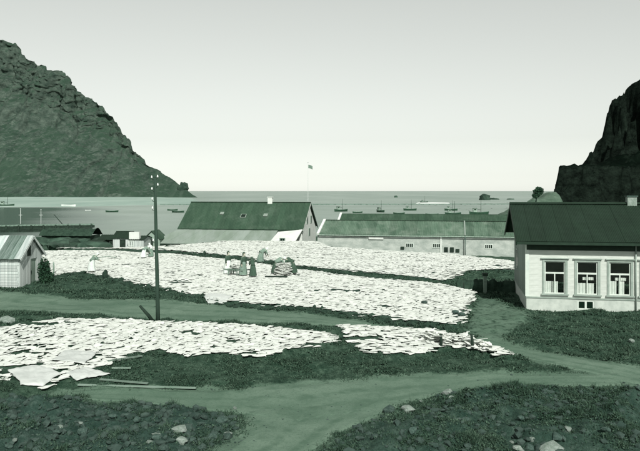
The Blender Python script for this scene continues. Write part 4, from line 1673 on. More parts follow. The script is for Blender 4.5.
def stone(px, py, wpx, pale, lab, name='stone', flat=1.0, group='loose stones in front'):
    p = PG(px, py)
    r = wpx / F * p.y / 2
    me = random.choice(lumps_p if pale else lumps)
    o = bpy.data.objects.new(name, me)
    COL.objects.link(o)
    o.location = (p.x, p.y, h1(p.x, p.y) + r * .25 * flat)
    o.scale = (r * 1.1, r * random.uniform(.7, 1), r * flat)
    o.rotation_euler = (random.uniform(-.2, .2), random.uniform(-.2, .2), random.uniform(0, 6))
    tag(o, lab, 'stone', group)
    return o


stone(178, 431, 19, True, 'pale flat boulder on the stony bank beside the bright pebbles', flat=.6)
stone(211, 439, 13, False, 'grey boulder low on the stony bank at the path edge')
stone(407, 411, 15, True, 'pale angular boulder at the track edge with a dark one beside it')
stone(389, 413, 16, False, 'dark blocky boulder beside the pale angular one at the track')
stone(447, 395, 12, True, 'pale rounded stone on the turf bank by the track')
stone(421, 403, 7, True, 'small pale stone between two boulders by the track')
stone(549, 450, 27, True, 'broad pale boulder at the very front edge', flat=.5)
stone(532, 441, 6, True, 'small upright white stone behind the broad pale boulder', flat=1.6)
stone(517, 450, 12, True, 'pale stone just left of the broad pale boulder')
stone(338, 449, 8, False, 'round grey stone at the foot of the path')
stone(157, 434, 9, True, 'pale stone left of the flat boulder on the bank', flat=.6)
stone(150, 443, 7, True, 'small whitish stone low on the bank')
stone(116, 449, 6, True, 'small white stone at the front edge of the bank')
stone(81, 424, 5, True, 'single bright white pebble alone on the dark bank')
stone(5, 323, 22, True, 'broad pale slab behind the closest cod patch', flat=.45)
stone(632, 342, 7, True, 'whitish stone on the turf before the house')
stone(534, 391, 4, True, 'tiny white stone on the dark turf by the track')
stone(235, 409, 6, True, 'small pale stone in the track by the bank')
dist_lab = []
rs = random.Random(5)
cnt = 0
while cnt < 90:                                       # stones of the two rubble banks
    left = rs.random() < .5
    px, py = (rs.uniform(0, 242), rs.uniform(404, 452)) if left else (rs.uniform(320, 640), rs.uniform(390, 452))
    p = P(px, py)
    if dist_poly(np.array([p.x]), np.array([p.y]), RUB_L if left else RUB_R)[0] < .1:
        continue
    stone(px, py, rs.uniform(5, 12) * (py / 430) ** 2, rs.random() < .05,
          'rough grey stone half sunk in the stony bank left of the path' if left else 'rough grey stone half sunk in the turf bank right of the path',
          flat=rs.uniform(.7, 1.1), group='stones of the bank left of the path' if left else 'stones of the bank right of the path')
    cnt += 1


def scatter_lumps(name, label, spots, mat, seed, kind='stuff', cat=None):
    """many stones as one mesh; spots (x,y,r)"""
    bm = bmesh.new()
    bmesh.ops.create_icosphere(bm, subdivisions=1, radius=1)
    T = np.array([v.co[:] for v in bm.verts])
    Fc = np.array([[v.index for v in f.verts] for f in bm.faces])
    bm.free()
    rs = np.random.default_rng(seed)
    spots = np.array(spots)
    n = len(spots)
    v = np.repeat(T[None], n, 0) * (1 + rs.normal(0, .2, (n, len(T), 1)))
    v *= np.stack([rs.uniform(.7, 1.25, n), rs.uniform(.7, 1.25, n), rs.uniform(.45, .9, n)], 1)[:, None, :] * spots[:, 2][:, None, None]
    a = rs.uniform(0, 6.28, n)[:, None]
    x, y = v[..., 0] * np.cos(a) - v[..., 1] * np.sin(a), v[..., 0] * np.sin(a) + v[..., 1] * np.cos(a)
    z = hbase(spots[:, 0], spots[:, 1])
    v = np.stack([x + spots[:, 0][:, None], y + spots[:, 1][:, None], v[..., 2] + (z + spots[:, 2] * .2)[:, None]], -1)
    m = len(T)
    Fa = (Fc[None] + (np.arange(n) * m)[:, None, None]).reshape(-1, 3)
    o = link(name, np_mesh(name, v.reshape(-1, 3), Fa, False), mat)
    return tag(o, label, cat, kind=kind)


def rand_in(poly, n, seed, edge=.05):
    rs = np.random.default_rng(seed)
    xs_ = [p[0] for p in poly]
    ys_ = [p[1] for p in poly]
    x = rs.uniform(min(xs_), max(xs_), n * 6)
    y = rs.uniform(min(ys_), max(ys_), n * 6)
    ok = dist_poly(x, y, poly) > edge
    return x[ok][:n], y[ok][:n]


sp_ = []
rs = np.random.default_rng(17)
for poly, n, sd in ((RUB_L, 1500, 1), (RUB_R, 1100, 2)):
    x, y = rand_in(poly, n, sd)
    r = .02 + .11 * rs.random(len(x)) ** 3
    sp_ += list(zip(x, y, r))
for poly, n in ((PA, 500), (PB, 350), (PC, 350)):
    x, y = rand_in(poly, n, n, .0)
    sp_ += list(zip(x, y, .012 + .03 * rs.random(len(x)) ** 3))
scatter_lumps('rubble', 'loose small stones and clods on the banks and tracks', sp_, M['stone_grey'], 5, cat='rubble')

# stone edging with weeds: along the field edge and the dark line between the two beds


def line_pts(pts, n, spread, seed):
    rs = np.random.default_rng(seed)
    w_ = np.array([tuple(P(a, b)[:2]) for a, b in pts])
    s = np.concatenate([[0], np.cumsum(np.hypot(*np.diff(w_, axis=0).T))])
    t = rs.uniform(0, s[-1], n)
    return np.interp(t, s, w_[:, 0]) + rs.normal(0, spread, n), np.interp(t, s, w_[:, 1]) + rs.normal(0, spread, n)


LINE1 = [(172, 253), (205, 255), (240, 260), (270, 264.5), (300, 270), (340, 274.5), (380, 279), (440, 282), (458, 283)]
LINE2 = [(45, 279), (75, 276), (90, 277), (108, 281), (130, 285.5), (160, 292.5), (205, 300.5), (225, 305), (290, 309.5), (360, 318), (430, 326.5), (458, 328)]
sp_ = []
for ln, n, spr, sd, rm in ((LINE1, 420, .28, 3, .22), (LINE2, 420, .22, 4, .16)):
    x, y = line_pts(ln, n, spr, sd)
    sp_ += list(zip(x, y, .06 + rm * rs.random(n) ** 2))
scatter_lumps('edging_rubble', 'dark stones and weeds edging the large drying fields', sp_, M['turf'], 6, cat='rubble')

# shore rocks between the shed and the pier
rs = random.Random(9)
for i in range(46):
    px = rs.uniform(2, 104)
    D = rs.uniform(88, 150)
    X = (px - 320) / F * D
    r = rs.uniform(.5, 1.5)
    o = bpy.data.objects.new('shore_rock', lumps[i % 10].copy())
    o.data.materials.clear()
    o.data.materials.append(M['shore_rock'])
    COL.objects.link(o)
    o.location = (X, D, h1(X, D) + r * .2)
    o.scale = (r * 1.5, r, r * rs.uniform(.6, 1.0))
    o.rotation_euler = (0, 0, rs.uniform(0, 6))
    tag(o, 'dark weedy shore rock between the plank shed and the pier', 'rock', 'shore rocks before the pier')

# dark green turf wall with a gable roofed boathouse bulk under the pier
bw = Q(67, 239.5, 112)
bh = empty('turf_boathouse', (bw.x - 4.2, bw.y, -2.6), R(-6))
tag(bh, 'long low dark turf roofed boathouse below the pier', 'boathouse')
mb = MB()
wall_panel(mb, (0, 0), (1, 0), 8.4, 1.5, .3)
wall_panel(mb, (8.4, .3), (0, 1), 3.4, 1.5, .3)
wall_panel(mb, (0, 3.7), (0, -1), 3.4, 1.5, .3)
mb.build('wall', M['turf'], bh)
n = 24
v, f = [], []
for i in range(n + 1):
    for j in range(9):
        t = j / 8
        x = -.3 + 9 * i / n
        y = -.4 + 4.6 * t
        z = 1.45 + 1.15 * math.sin(math.pi * min(1, max(0, t))) + .12 * math.sin(i * 1.7 + j) * (0 < j < 8)
        v.append((x, y, z))
for i in range(n):
    for j in range(8):
        f.append((i * 9 + j, (i + 1) * 9 + j, (i + 1) * 9 + j + 1, i * 9 + j + 1))
MB().add(v, f, True).build('roof', M['turf'], bh)


# ------------------------------------------------------------------ shacks at the harbour edge
def shack(px0, px1, D, ytop, yeave, ybase, label, wmat, rmat, ridge='x', door=None, window=None, depth=3.2, front=None):
    a, b = Q(px0, ybase, D), Q(px1, ybase, D)
    z0 = a.z - .3
    L = b.x - a.x
    eave = Q(px0, yeave, D).z - z0
    rt = empty('harbour_shack', (a.x, D, z0), R(-4))
    tag(rt, label, 'shack', 'shacks at the harbour edge')
    mb = MB()
    wall_panel(mb, (0, 0), (1, 0), L, eave, .12)
    wall_panel(mb, (L, .12), (0, 1), depth - .24, eave, .12)
    wall_panel(mb, (L, depth), (-1, 0), L, eave, .12)
    wall_panel(mb, (0, depth - .12), (0, -1), depth - .24, eave, .12)
    if ridge == 'x':
        rz = Q(px0, ytop, D + depth / 2).z - z0
        gable(mb, 0, depth, eave, rz - .05, 0, .12)
        gable(mb, 0, depth, eave, rz - .05, L - .12, .12)
        sheet_slope(rt, -.15, L + .15, -.2, eave - .02, depth / 2, rz + .04, max(2, int(L / .7)), rmat, 4, .018)
        sheet_slope(rt, -.15, L + .15, depth + .2, eave - .02, depth / 2, rz + .04, max(2, int(L / .7)), rmat, 4, .018)
    else:
        rz = Q(px0, ytop, D).z - z0
        v = [(0, 0, eave), (L, 0, eave), (L / 2, 0, rz - .05), (0, .12, eave), (L, .12, eave), (L / 2, .12, rz - .05)]
        mb.add(v, [(0, 1, 2), (3, 5, 4), (0, 2, 5, 3), (1, 4, 5, 2)])
        for s_, x0 in ((1, -.15), (-1, L + .15)):
            xr = L / 2
            poly_sheet(rt, [(x0, -.2, eave - .08), (xr, -.2, rz + .05), (xr, depth, rz + .05), (x0, depth, eave - .08)][::s_], rmat, 'roof_slope', .06)
    mb.build('wall', wmat, rt)
    if door:
        MB().box(L * door - .38, L * door + .38, -.05, -.003, 0, min(eave - .1, 1.7)).build('door', M['tarred'], rt)
    if window:
        small_window(rt, L * window, eave * .52, .55, .55, 2, M['sash'], 0.0)
    if front:
        x0, x1, ya = front
        zt = Q(px0, ya, D).z - z0
        MB().box(L * x0, L * x1, -.1, .5, eave - .15, zt).build('loft_box', M['white_paint'], rt)
    n = max(3, int(L / .28))
    me = MB().box(0, .2, -.022, -.004, .02, eave - .04).mesh('plank')
    me.materials.append(wmat)
    for i in range(n):
        link('plank', me, None, rt, (i * L / n + .03, -.004 * (i % 2), 0))
    return rt


shack(88, 101, 90, 240, 242.5, 247.5, 'lowest dark tarred shack of the harbour cluster', M['tarred'], M['roof_dark'])
shack(98.5, 113.5, 93, 235, 239.5, 248, 'dark green shack with iron roof left of the pale ones', M['tarred'], M['roof_dark'], window=.6)
shack(113, 129, 90, 231.5, 238, 250, 'pale plank shack with dark doorway and steep dark roof', M['pale_boards'], M['roof_dark'], door=.62)
shack(128.5, 144, 89, 236, 239.2, 250.2, 'pale plank shack with a white loft box on top', M['pale_boards'], M['roof_dark'], window=.16, front=(.05, .72, 232))
shack(144, 160, 92, 231, 238.5, 249, 'grey gabled shack partly behind the telegraph pole', M['grey_boards'], M['roof_green'], 'y', door=.4)

# ------------------------------------------------------------------ pier
pier = empty('pier', (0, 0, 0))
tag(pier, 'dark timber pier on piles reaching out over the harbour', 'pier')
pa, pb = P(-60, 233.5, ZSEA), P(95, 230.6, ZSEA)
dirv = (pb - pa)
L = dirv.length
dirv.normalize()
pier.location = (pa.x, pa.y, ZSEA)
pier.rotation_euler = (0, 0, math.atan2(dirv.y, dirv.x))
dm = MB().box(0, .92, 0, 5.2, 0, .16).mesh('deck_plank')
dm.materials.append(M['deck'])
nd = int(L / 1.0)
for i in range(nd):
    link('deck_plank', dm, None, pier, (i * 1.0, 0, 1.52 + .02 * (i % 2)))
MB().box(0, nd, -.12, -.01, .80, 1.50).build('stringer', M['tarred'], pier)
MB().box(0, nd, 5.21, 5.35, .9, 1.34).build('stringer', M['tarred'], pier)
pm = MB().tube([(0, 0, -3), (0, 0, 1.75)], .2, 8).mesh('pile')
pm.materials.append(M['tarred'])
for i in range(0, nd + 1, 3):
    link('pile', pm, None, pier, (i + .2, -.35, 0))
    link('pile', pm, None, pier, (i + .2, 5.6, 0))
fm = MB().box(0, 2.9, 0, .25, -1.2, .78).mesh('fender_board')
fm.materials.append(M['tarred'])
for i in range(0, nd - 3, 3):
    link('fender_board', fm, None, pier, (i + .25, -.3 + .02 * (i % 2), 0))
for px, y0, y1, lab in ((20.5, 209, 233, 'white mast toward the shore end of the pier'), (41, 210, 230, 'white mast standing midway along the pier')):
    a = Q(px, y1, 190)
    b = Q(px, y0, 190)
    rt = empty('boat_mast', (a.x, a.y, a.z))
    tag(rt, lab, 'mast', 'masts by the pier')
    MB().tube([(0, 0, -1), (0, 0, (b.z - a.z) * .6), (0, 0, b.z - a.z)], [.12, .10, .06], 8).build('spar', M['rope_white'], rt)
    MB().lathe([(.12, 0), (.18, .08), (.12, .2)], 8, (0, 0, b.z - a.z)).build('truck', M['rope_white'], rt)
    MB().bar((-.5, 0, (b.z - a.z) * .75), (.5, 0, (b.z - a.z) * .75), .1, .1).build('crosstree', M['rope_white'], rt)
a, b = Q(64, 226, 192), Q(54, 214.5, 192)
o = MB().tube([(0, 0, 0), tuple(b - a)], [.12, .08], 7).build('derrick_spar', M['tarred'], None, tuple(a))
tag(o, 'slanting dark derrick spar above the pier', 'spar')


# ------------------------------------------------------------------ boats
def hull_mesh(Lh, B, Hh, mat):
    n, m = 14, 7
    v, f = [], []
    for i in range(n + 1):
        t = i / n * 2 - 1
        wb_ = B / 2 * max(.02, (1 - abs(t) ** 2.4))
        sheer = Hh * (1 + .35 * t * t)
        for j in range(2 * m + 1):
            q = (j - m) / m
            x = t * Lh / 2 * (1 - .06 * (1 - abs(q)))
            y = wb_ * (abs(q) ** .55) * (1 if q > 0 else -1)
            z = -.35 + (sheer + .35) * abs(q) ** 1.6
            v.append((x, y, z))
    w_ = 2 * m + 1
    for i in range(n):
        for j in range(2 * m):
            f.append((i * w_ + j, i * w_ + j + 1, (i + 1) * w_ + j + 1, (i + 1) * w_ + j))
    return MB().add(v, f, True)


def boat_proto(name, Lh, B, Hh, hm, decked, mast, house_):
    rt = empty(name)
    h = hull_mesh(Lh, B, Hh, hm).build('hull', hm, rt)
    v, f = [], []
    n = 14
    for i in range(n + 1):
        t = i / n * 2 - 1
        wb_ = B / 2 * max(.02, (1 - abs(t) ** 2.4)) * .93
        z = Hh * (1 + .35 * t * t) - (.10 if decked else .38)
        v += [(t * Lh / 2 * .96, -wb_, z), (t * Lh / 2 * .96, wb_, z)]
    for i in range(n):
        f.append((2 * i, 2 * i + 2, 2 * i + 3, 2 * i + 1))
    MB().add(v, f).build('deck', M['deck'], rt)
    for s_ in (1, -1):
        pts = []
        for i in range(n + 1):
            t = i / n * 2 - 1
            pts.append((t * Lh / 2, s_ * B / 2 * max(.02, (1 - abs(t) ** 2.4)), Hh * (1 + .35 * t * t) + .03))
        MB().tube(pts, .06, 5).build('gunwale', M['hull_white'] if hm is M['hull_white'] else M['deck'], rt)
    if house_:
        wh = MB().box(-Lh * .30, -Lh * .12, -B * .2, B * .2, Hh - .1, Hh + 1.5).build('wheelhouse', M['grey_boards'], rt)
        MB().box(-Lh * .31, -Lh * .11, -B * .23, B * .23, Hh + 1.5, Hh + 1.6).build('roof', M['dark_trim'], wh)
        MB().box(-Lh * .27, -Lh * .15, -B * .2 - .02, -B * .2 - .003, Hh + .8, Hh + 1.25).build('pane', M['dark_pane'], wh)
    else:
        for t in (-.2, .15):
            MB().box(Lh * t - .12, Lh * t + .12, -B * .42, B * .42, Hh - .2, Hh - .15).build('thwart', M['deck'], rt)
    if mast:
        MB().tube([(Lh * .1, 0, 0), (Lh * .1, 0, mast * .6), (Lh * .1, 0, mast)], [.10, .085, .05], 7).build('mast', M['pole_wood'], rt)
        MB().tube([(Lh * .1, 0, Hh + .9), (-Lh * .28, 0, Hh + 1.35)], .06, 6).build('boom', M['pole_wood'], rt)
    return rt


dark_big = boat_proto('fishing_boat', 7.6, 2.5, .9, M['hull_dark'], True, 6.2, True)
dark_open = boat_proto('rowing_boat', 4.6, 1.6, .5, M['hull_dark'], False, 0, False)
white_big = boat_proto('white_boat', 9.4, 2.9, 1.0, M['hull_white'], True, 0, False)
used = set()


def put_boat(proto, px, py, rz, label, cat, group, sc=1.0):
    o = proto if proto.name not in used else copy_tree(proto)
    used.add(proto.name)
    p = P(px, py, ZSEA)
    o.location = p
    o.rotation_euler = (0, 0, rz)
    sc *= 1.25 if proto is not white_big else 1.0
    o.scale = (sc, sc, sc)
    tag(o, label, cat, group)
    return o


MG = 'masted fishing boats moored in the harbour'
put_boat(dark_big, 341, 211.5, .5, 'masted dark fishing boat farthest toward the flagpole', 'boat', MG, .85)
put_boat(dark_big, 380.5, 212.2, -1.1, 'dark fishing boat second from the flagpole seen end on', 'boat', MG, .8)
put_boat(dark_big, 410, 210.5, .05, 'dark fishing boat broadside above the middle of the long roof', 'boat', MG, .78)
put_boat(dark_big, 451, 210.6, -.15, 'farther dark fishing boat of the close pair', 'boat', MG, .75)
put_boat(dark_big, 453, 215, .12, 'nearer dark fishing boat of the close pair', 'boat', MG, .80)
put_boat(dark_big, 479, 214.6, .05, 'largest dark fishing boat moored toward the white house', 'boat', MG, .95)
RG = 'open boats on the harbour water'
put_boat(dark_open, 357.5, 213, .3, 'small open boat between the first two fishing boats', 'boat', RG, .9)
put_boat(dark_open, 399, 214.2, .1, 'small open boat just below the broadside fishing boat', 'boat', RG, .95)
put_boat(dark_open, 432, 215.4, .0, 'flat open boat just above the long warehouse ridge', 'boat', RG, 1.0)
put_boat(dark_open, 491, 216.2, .1, 'small open boat next to the largest fishing boat', 'boat', RG, .8)
put_boat(dark_open, 172.5, 210.6, .4, 'dark open boat, farther of the two beyond the gabled warehouse', 'boat', RG, 1.0)
put_boat(dark_open, 178, 212.6, -.2, 'dark open boat, nearer of the two beyond the gabled warehouse', 'boat', RG, 1.15)
put_boat(dark_open, 112, 212.2, .2, 'dark open boat alone in the middle of the left harbour', 'boat', RG, 1.1)
put_boat(white_big, 68.5, 206.5, .05, 'large white boat drawn up at the sand spit', 'boat', None, 1.05)
o = put_boat(white_big, 88, 210.6, .3, 'small white boat afloat near the sand spit', 'boat', None, .32)
put_boat(dark_big, 6, 206.6, .05, 'dark boat lying at the sand spit under the mountain', 'boat', None, 1.2)
put_boat(dark_big, 424, 202.6, .1, 'tiny dark boat beyond the breakwater', 'boat', None, .8)

# breakwater across the harbour mouth
bwk = empty('breakwater', tuple(P(160, 205.0, ZSEA)))
tag(bwk, 'long low stone breakwater across the harbour mouth', 'breakwater')
pa, pb = P(160, 205.2, ZSEA), P(545, 204.6, ZSEA)
dv = pb - pa
bwk.rotation_euler = (0, 0, math.atan2(dv.y, dv.x))
Lb = dv.length
nb_ = 60
bl = [lump_mesh(300 + i, 1, .25, .8) for i in range(5)]
for me in bl: me.materials.append(M['mole'])
for i in range(nb_):
    o = link('block', bl[i % 5], None, bwk, (Lb * (i + .5) / nb_, random.uniform(-.6, .6), .0), (0, 0, random.uniform(-.2, .2)))
    o.scale = (Lb / nb_ * .72, 2.4, random.uniform(.8, 1.25))
MB().box(0, Lb, -1.0, 1.0, -1, .75).build('core', M['mole'], bwk)

# skerries out at sea and the pale bar
for px, py, wd, ht, lab in ((485.5, 200, 13, 8, 'dark rounded skerry with a low tail at sea'), (511, 199.6, 9, 1.6, 'thin low skerry beside the house ridge'), (396, 197.5, 4, 2, 'tiny distant skerry at sea'),
                            (493, 199.6, 12, 2.0, 'low tail of rock next to the rounded skerry')):
    p = P(px, py, ZSEA)
    r = wd / F * p.y / 2
    o = bpy.data.objects.new('skerry', lump_mesh(400 + px.__hash__() % 50, 3, .35, 1.0))
    o.data.materials.append(M['shore_rock'])
    COL.objects.link(o)
    o.location = p
    o.scale = (r, r * .8, ht / F * p.y * .95)
    tag(o, lab, 'rock', 'skerries at sea')
bar = [tuple(P(a, b, ZSEA)[:2]) for a, b in ((416, 203.7), (450, 203.9), (449, 203.0), (418, 202.8))]
V4 = [(x, y, ZSEA + .25) for x, y in bar]
cxm = np.mean([q[0] for q in V4]); cym = np.mean([q[1] for q in V4])
V4.append((cxm, cym, ZSEA + .9))
tag(MB().add(V4 + [(x, y, ZSEA - .5) for x, y in bar], [(0, 1, 4), (1, 2, 4), (2, 3, 4), (3, 0, 4), (0, 5, 6, 1), (1, 6, 7, 2), (2, 7, 8, 3), (3, 8, 5, 0)]).build('sand_bar', M['hull_white']),
    'pale bar showing just beyond the breakwater', kind='structure')
# rocky knob at the mountain's seaward foot
p = Q(183.5, 188.5, 1150)
o = bpy.data.objects.new('rock_stack', lump_mesh(77, 4, .55, 1.0, False))
o.data.materials.append(M['shore_rock'])
COL.objects.link(o)
o.location = p
o.scale = (10, 9, 9)
o.rotation_euler = (.5, .6, .3)
tag(o, 'dark rock stack at the seaward foot of the mountain', 'rock')

# ------------------------------------------------------------------ bush on the shore below the cliff
def leaf_crown(center, rad, n, size, seed):
    rs = np.random.default_rng(seed)
    d = rs.normal(size=(n, 3))
    d /= np.linalg.norm(d, axis=1)[:, None]
    r = rs.random(n) ** .4 * (1 + .25 * fbm(d[:, 0] * 2, d[:, 1] * 2, d[:, 2] * 2, oct=2, seed=seed))
    p = np.array(center) + d * r[:, None] * np.array(rad)
    a = rs.normal(size=(n, 3)); a /= np.linalg.norm(a, axis=1)[:, None]
    b = np.cross(a, rs.normal(size=(n, 3))); b /= np.linalg.norm(b, axis=1)[:, None]
    s = size * rs.uniform(.6, 1.3, n)[:, None]
    V = np.stack([p - a * s, p + b * s * .5, p + a * s, p - b * s * .5], 1).reshape(-1, 3)
    Fc = np.arange(n * 4).reshape(-1, 4)
    return V, Fc


hp = PG(45.5, 283)
shr = empty('shrub', (hp.x, hp.y + .3, hp.z))
tag(shr, 'dark leafy shrub against the shed gable', 'shrub')
V, Fc = leaf_crown((-.2, 0, .68), (.40, .5, .85), 2800, .07, 13)
V2, Fc2 = leaf_crown((.10, -.1, .30), (.36, .45, .40), 1200, .065, 14)
link('crown', np_mesh('crown', np.concatenate([V, V2]), np.concatenate([Fc, Fc2 + len(V)]), False), M['leaf'], shr)
MB().tube([(-.05, 0, -.1), (-.1, 0, .5), (-.2, 0, 1.0)], [.06, .045, .02], 7).build('trunk', M['pole_wood'], shr)
bp = Q(538, 197, 282)
bush = empty('round_bush', tuple(bp))
tag(bush, 'dark round bush on the shore beside the house ridge', 'bush')
V, Fc = leaf_crown((.2, 0, 2.3), (1.9, 1.9, 1.9), 2300, .30, 3)
V2, Fc2 = leaf_crown((-1.0, 0, .6), (1.5, 1.4, 1.0), 1000, .28, 4)
V, Fc = np.concatenate([V, V2]), np.concatenate([Fc, Fc2 + len(V)])
link('crown', np_mesh('crown', V, Fc, False), M['leaf'], bush)
MB().tube([(-.9, 0, -2.0), (-.4, 0, .5), (.1, 0, 2.6)], [.3, .22, .1], 7).build('trunk', M['pole_wood'], bush)

# ------------------------------------------------------------------ turf wall, post and bank beside the house
a, b = P(456, 286), P(520, 287.5)
tw = empty('turf_wall', (a.x, a.y, h1(a.x, a.y)), math.atan2(b.y - a.y, b.x - a.x))
tag(tw, 'low dark turf wall running from the fish field to the house', 'wall')
Lw = (b - a).length
nx_, na_ = 120, 13
tx = np.repeat(np.linspace(0, Lw, nx_), na_)
ta = np.tile(np.linspace(0, np.pi, na_), nx_)
rn = 1 + .22 * fbm(tx * 2.2, ta * 1.6, oct=4, seed=88)
tv = np.stack([tx + .05 * rn, -np.cos(ta) * .42 * rn, -.12 + np.sin(ta) ** .7 * .68 * rn], 1)
link('turf_bank', np_mesh('turf_bank', tv, grid_faces(nx_, na_), True), M['turf'], tw)
p = P(485, 290)
po = empty('gate_post', (p.x, p.y, h1(p.x, p.y)))
tag(po, 'weathered upright post with a dark cap before the turf wall', 'post')
MB().box(-.09, .09, -.09, .09, -.3, 1.1).build('shaft', M['plank'], po)
MB().box(-.16, .16, -.14, .14, 1.1, 1.28).build('cap', M['tarred'], po)
p = P(463.5, 288)
o = MB().tube([(0, 0, -.2), (.02, 0, .5)], [.06, .05], 7).build('stake', M['tarred'], None, (p.x, p.y, h1(p.x, p.y)))
tag(o, 'thin dark stake at the field corner by the turf wall', 'stake')
p = P(105, 280.5)
o = link('turf_stump', lump_mesh(66, 3, .25, 1.0, False), M['turf'], None, (p.x, p.y, h1(p.x, p.y) + .2))
o.scale = (.2, .2, .42)
tag(o, 'small dark stump at the lower edge of the big fish field', 'stump')
for px, py, lab in ((461, 318, 'dark stone upon the cod near the field corner'), (455, 316, 'smaller dark stone upon the cod by the field corner'), (424, 306.5, 'dark stone lying alone on the wide cod field')):
    p = P(px, py)
    o = bpy.data.objects.new('weight_stone', lumps[3])
    COL.objects.link(o)
    o.location = (p.x, p.y, h1(p.x, p.y) + .1)
    o.scale = (.17, .14, .16)
    tag(o, lab, 'stone', 'weight stones on the cod')


# ------------------------------------------------------------------ people
def person(loc, rz, label, top='cloth_dark', low='cloth_grey', scarf='cloth_dark', apron=None, pose='stand', hgt=1.62, group='workers on the fish field', hands=None):
    rt = empty('person', loc, rz)
    tag(rt, label, 'person', group)
    s = hgt / 1.62
    lean_ = {'stand': .05, 'carry': .10, 'bend': 1.15, 'stoop': .7}[pose]
    hip = Vector((0, 0, .86))
    up = Vector((math.sin(lean_), 0, math.cos(lean_)))
    fw = Vector((math.cos(lean_), 0, -math.sin(lean_)))
    sd = Vector((0, 1, 0))
    waist = hip + up * .16
    chest = hip + up * .40
    neck = hip + up * .56
    head = neck + up * .11 + fw * .02
    crown_ = neck + up * .24 + fw * .02
    verts, edges, rad = [], [], []

    def add(p, r, parent=None):
        verts.append(tuple(p * s))
        rad.append((r[0] * s, r[1] * s) if isinstance(r, tuple) else (r * s, r * s))
        if parent is not None: edges.append((parent, len(verts) - 1))
        return len(verts) - 1
    i_h = add(hip, (.15, .12))
    i_w = add(waist, (.13, .10), i_h)
    i_c = add(chest, (.16, .11), i_w)
    i_n = add(neck, .055, i_c)
    i_hd = add(head, (.085, .10), i_n)
    add(crown_, (.055, .06), i_hd)
    add(head + fw * .10 - up * .01, .018, i_hd)           # nose
    for q in (1, -1):
        sh = chest + up * .08 + sd * q * .19
        i_s = add(sh, .058, i_c)
        if pose == 'carry':
            el = sh - Vector((0, 0, .27)) + sd * q * .05
            ha = el + Vector((.04, 0, -.25))
        elif pose == 'bend':
            el = sh + Vector((.10, 0, -.24))
            ha = el + Vector((.10, 0, -.22))
        elif pose == 'stoop':
            el = sh + Vector((.12, 0, -.22))
            ha = el + Vector((.20, -q * .05, -.10))
        else:
            el = sh - Vector((.02, 0, .27)) + sd * q * .06
            ha = el + Vector((.16, -q * .05, -.14))
        i_e = add(el, .045, i_s)
        i_k = add(ha, .032, i_e)
        i_p = add(ha + (ha - el).normalized() * .07, .036, i_k)
        fdir = (ha - el).normalized()
        for fi in range(4):
            off = sd * (fi - 1.5) * .018
            add(ha + fdir * (.15 + .012 * (1.5 - abs(fi - 1.5))) + off, .010, i_p)
        add(ha + fdir * .08 + Vector((.05, 0, .01)), .011, i_k)
        hipj = hip + sd * q * .09 - Vector((0, 0, .06))
        st = .06 * q if pose != 'carry' else .20 * q
        i_l = add(hipj, .095, i_h)
        kn = Vector((st * .6 + .03, q * .10, .46))
        an = Vector((st, q * .10, .08))
        i_kn = add(kn, .065, i_l)
        i_an = add(an, .042, i_kn)
        add(an + Vector((.15, q * .01, -.045)), (.045, .032), i_an)
    me = bpy.data.meshes.new('body')
    me.from_pydata(verts, edges, [])
    me.materials.append(M['skin'])
    o = link('body', me, None, rt)
    sk_ = o.modifiers.new('skin', 'SKIN')
    sk_.use_smooth_shade = True
    lay = me.skin_vertices[0] if me.skin_vertices else None
    if lay is None:
        bm = bmesh.new()
        bm.from_mesh(me)
        bm.verts.layers.skin.verify()
        bm.to_mesh(me)
        bm.free()
        lay = me.skin_vertices[0]
    for i, r in enumerate(rad):
        lay.data[i].radius = r
    lay.data[0].use_root = True
    sb = o.modifiers.new('sub', 'SUBSURF')
    sb.levels = sb.render_levels = 1

    # jacket: shell over trunk and arms
    def shell(name, chain, mat, n=12):
        mb = MB()
        pts = [p for p, _ in chain]
        mb.tube([tuple(p * s) for p in pts], [r * s for _, r in chain], n)
        return mb.build(name, M[mat], rt)
    jk = MB()
    jk.tube([tuple(p * s) for p in (hip - up * .04, waist, chest, chest + up * .10, neck - up * .01)], [.185 * s, .165 * s, .20 * s, .17 * s, .075 * s], 14)
    for q in (1, -1):
        sh = chest + up * .08 + sd * q * .17
        if pose == 'carry':
            el = sh - Vector((0, 0, .27)) + sd * q * .07; ha = el + Vector((.04, 0, -.22))
        elif pose == 'bend':
            el = sh + Vector((.10, 0, -.24)); ha = el + Vector((.09, 0, -.19))
        elif pose == 'stoop':
            el = sh + Vector((.12, 0, -.22)); ha = el + Vector((.17, -q * .05, -.09))
        else:
            el = sh - Vector((.02, 0, .27)) + sd * q * .08; ha = el + Vector((.13, -q * .05, -.11))
        jk.tube([tuple(p * s) for p in (sh, el, ha)], [.085 * s, .065 * s, .052 * s], 9)
    jk.build('jacket', M[top], rt)
    # skirt with folds
    v, f = [], []
    na, nr = 28, 7
    for r in range(nr):
        t = r / (nr - 1)
        cz = waist * (1 - t) + Vector((0, 0, .10)) * t
        if pose in ('bend', 'stoop'):
            cz.x = waist.x * (1 - t) ** 2 - .03 * math.sin(t * 3.14)
        for k_ in range(na):
            th = 2 * math.pi * k_ / na
            rr2 = (.17 + .15 * t ** .8) * (1 + .07 * t * math.sin(th * 7 + label.__len__()))
            v.append((tuple(Vector((cz.x + rr2 * math.cos(th), cz.y + rr2 * .92 * math.sin(th), cz.z)) * s)))
    for r in range(nr - 1):
        for k_ in range(na):
            f.append((r * na + k_, r * na + (k_ + 1) % na, (r + 1) * na + (k_ + 1) % na, (r + 1) * na + k_))
    MB().add(v, f, True).build('skirt', M[low], rt)
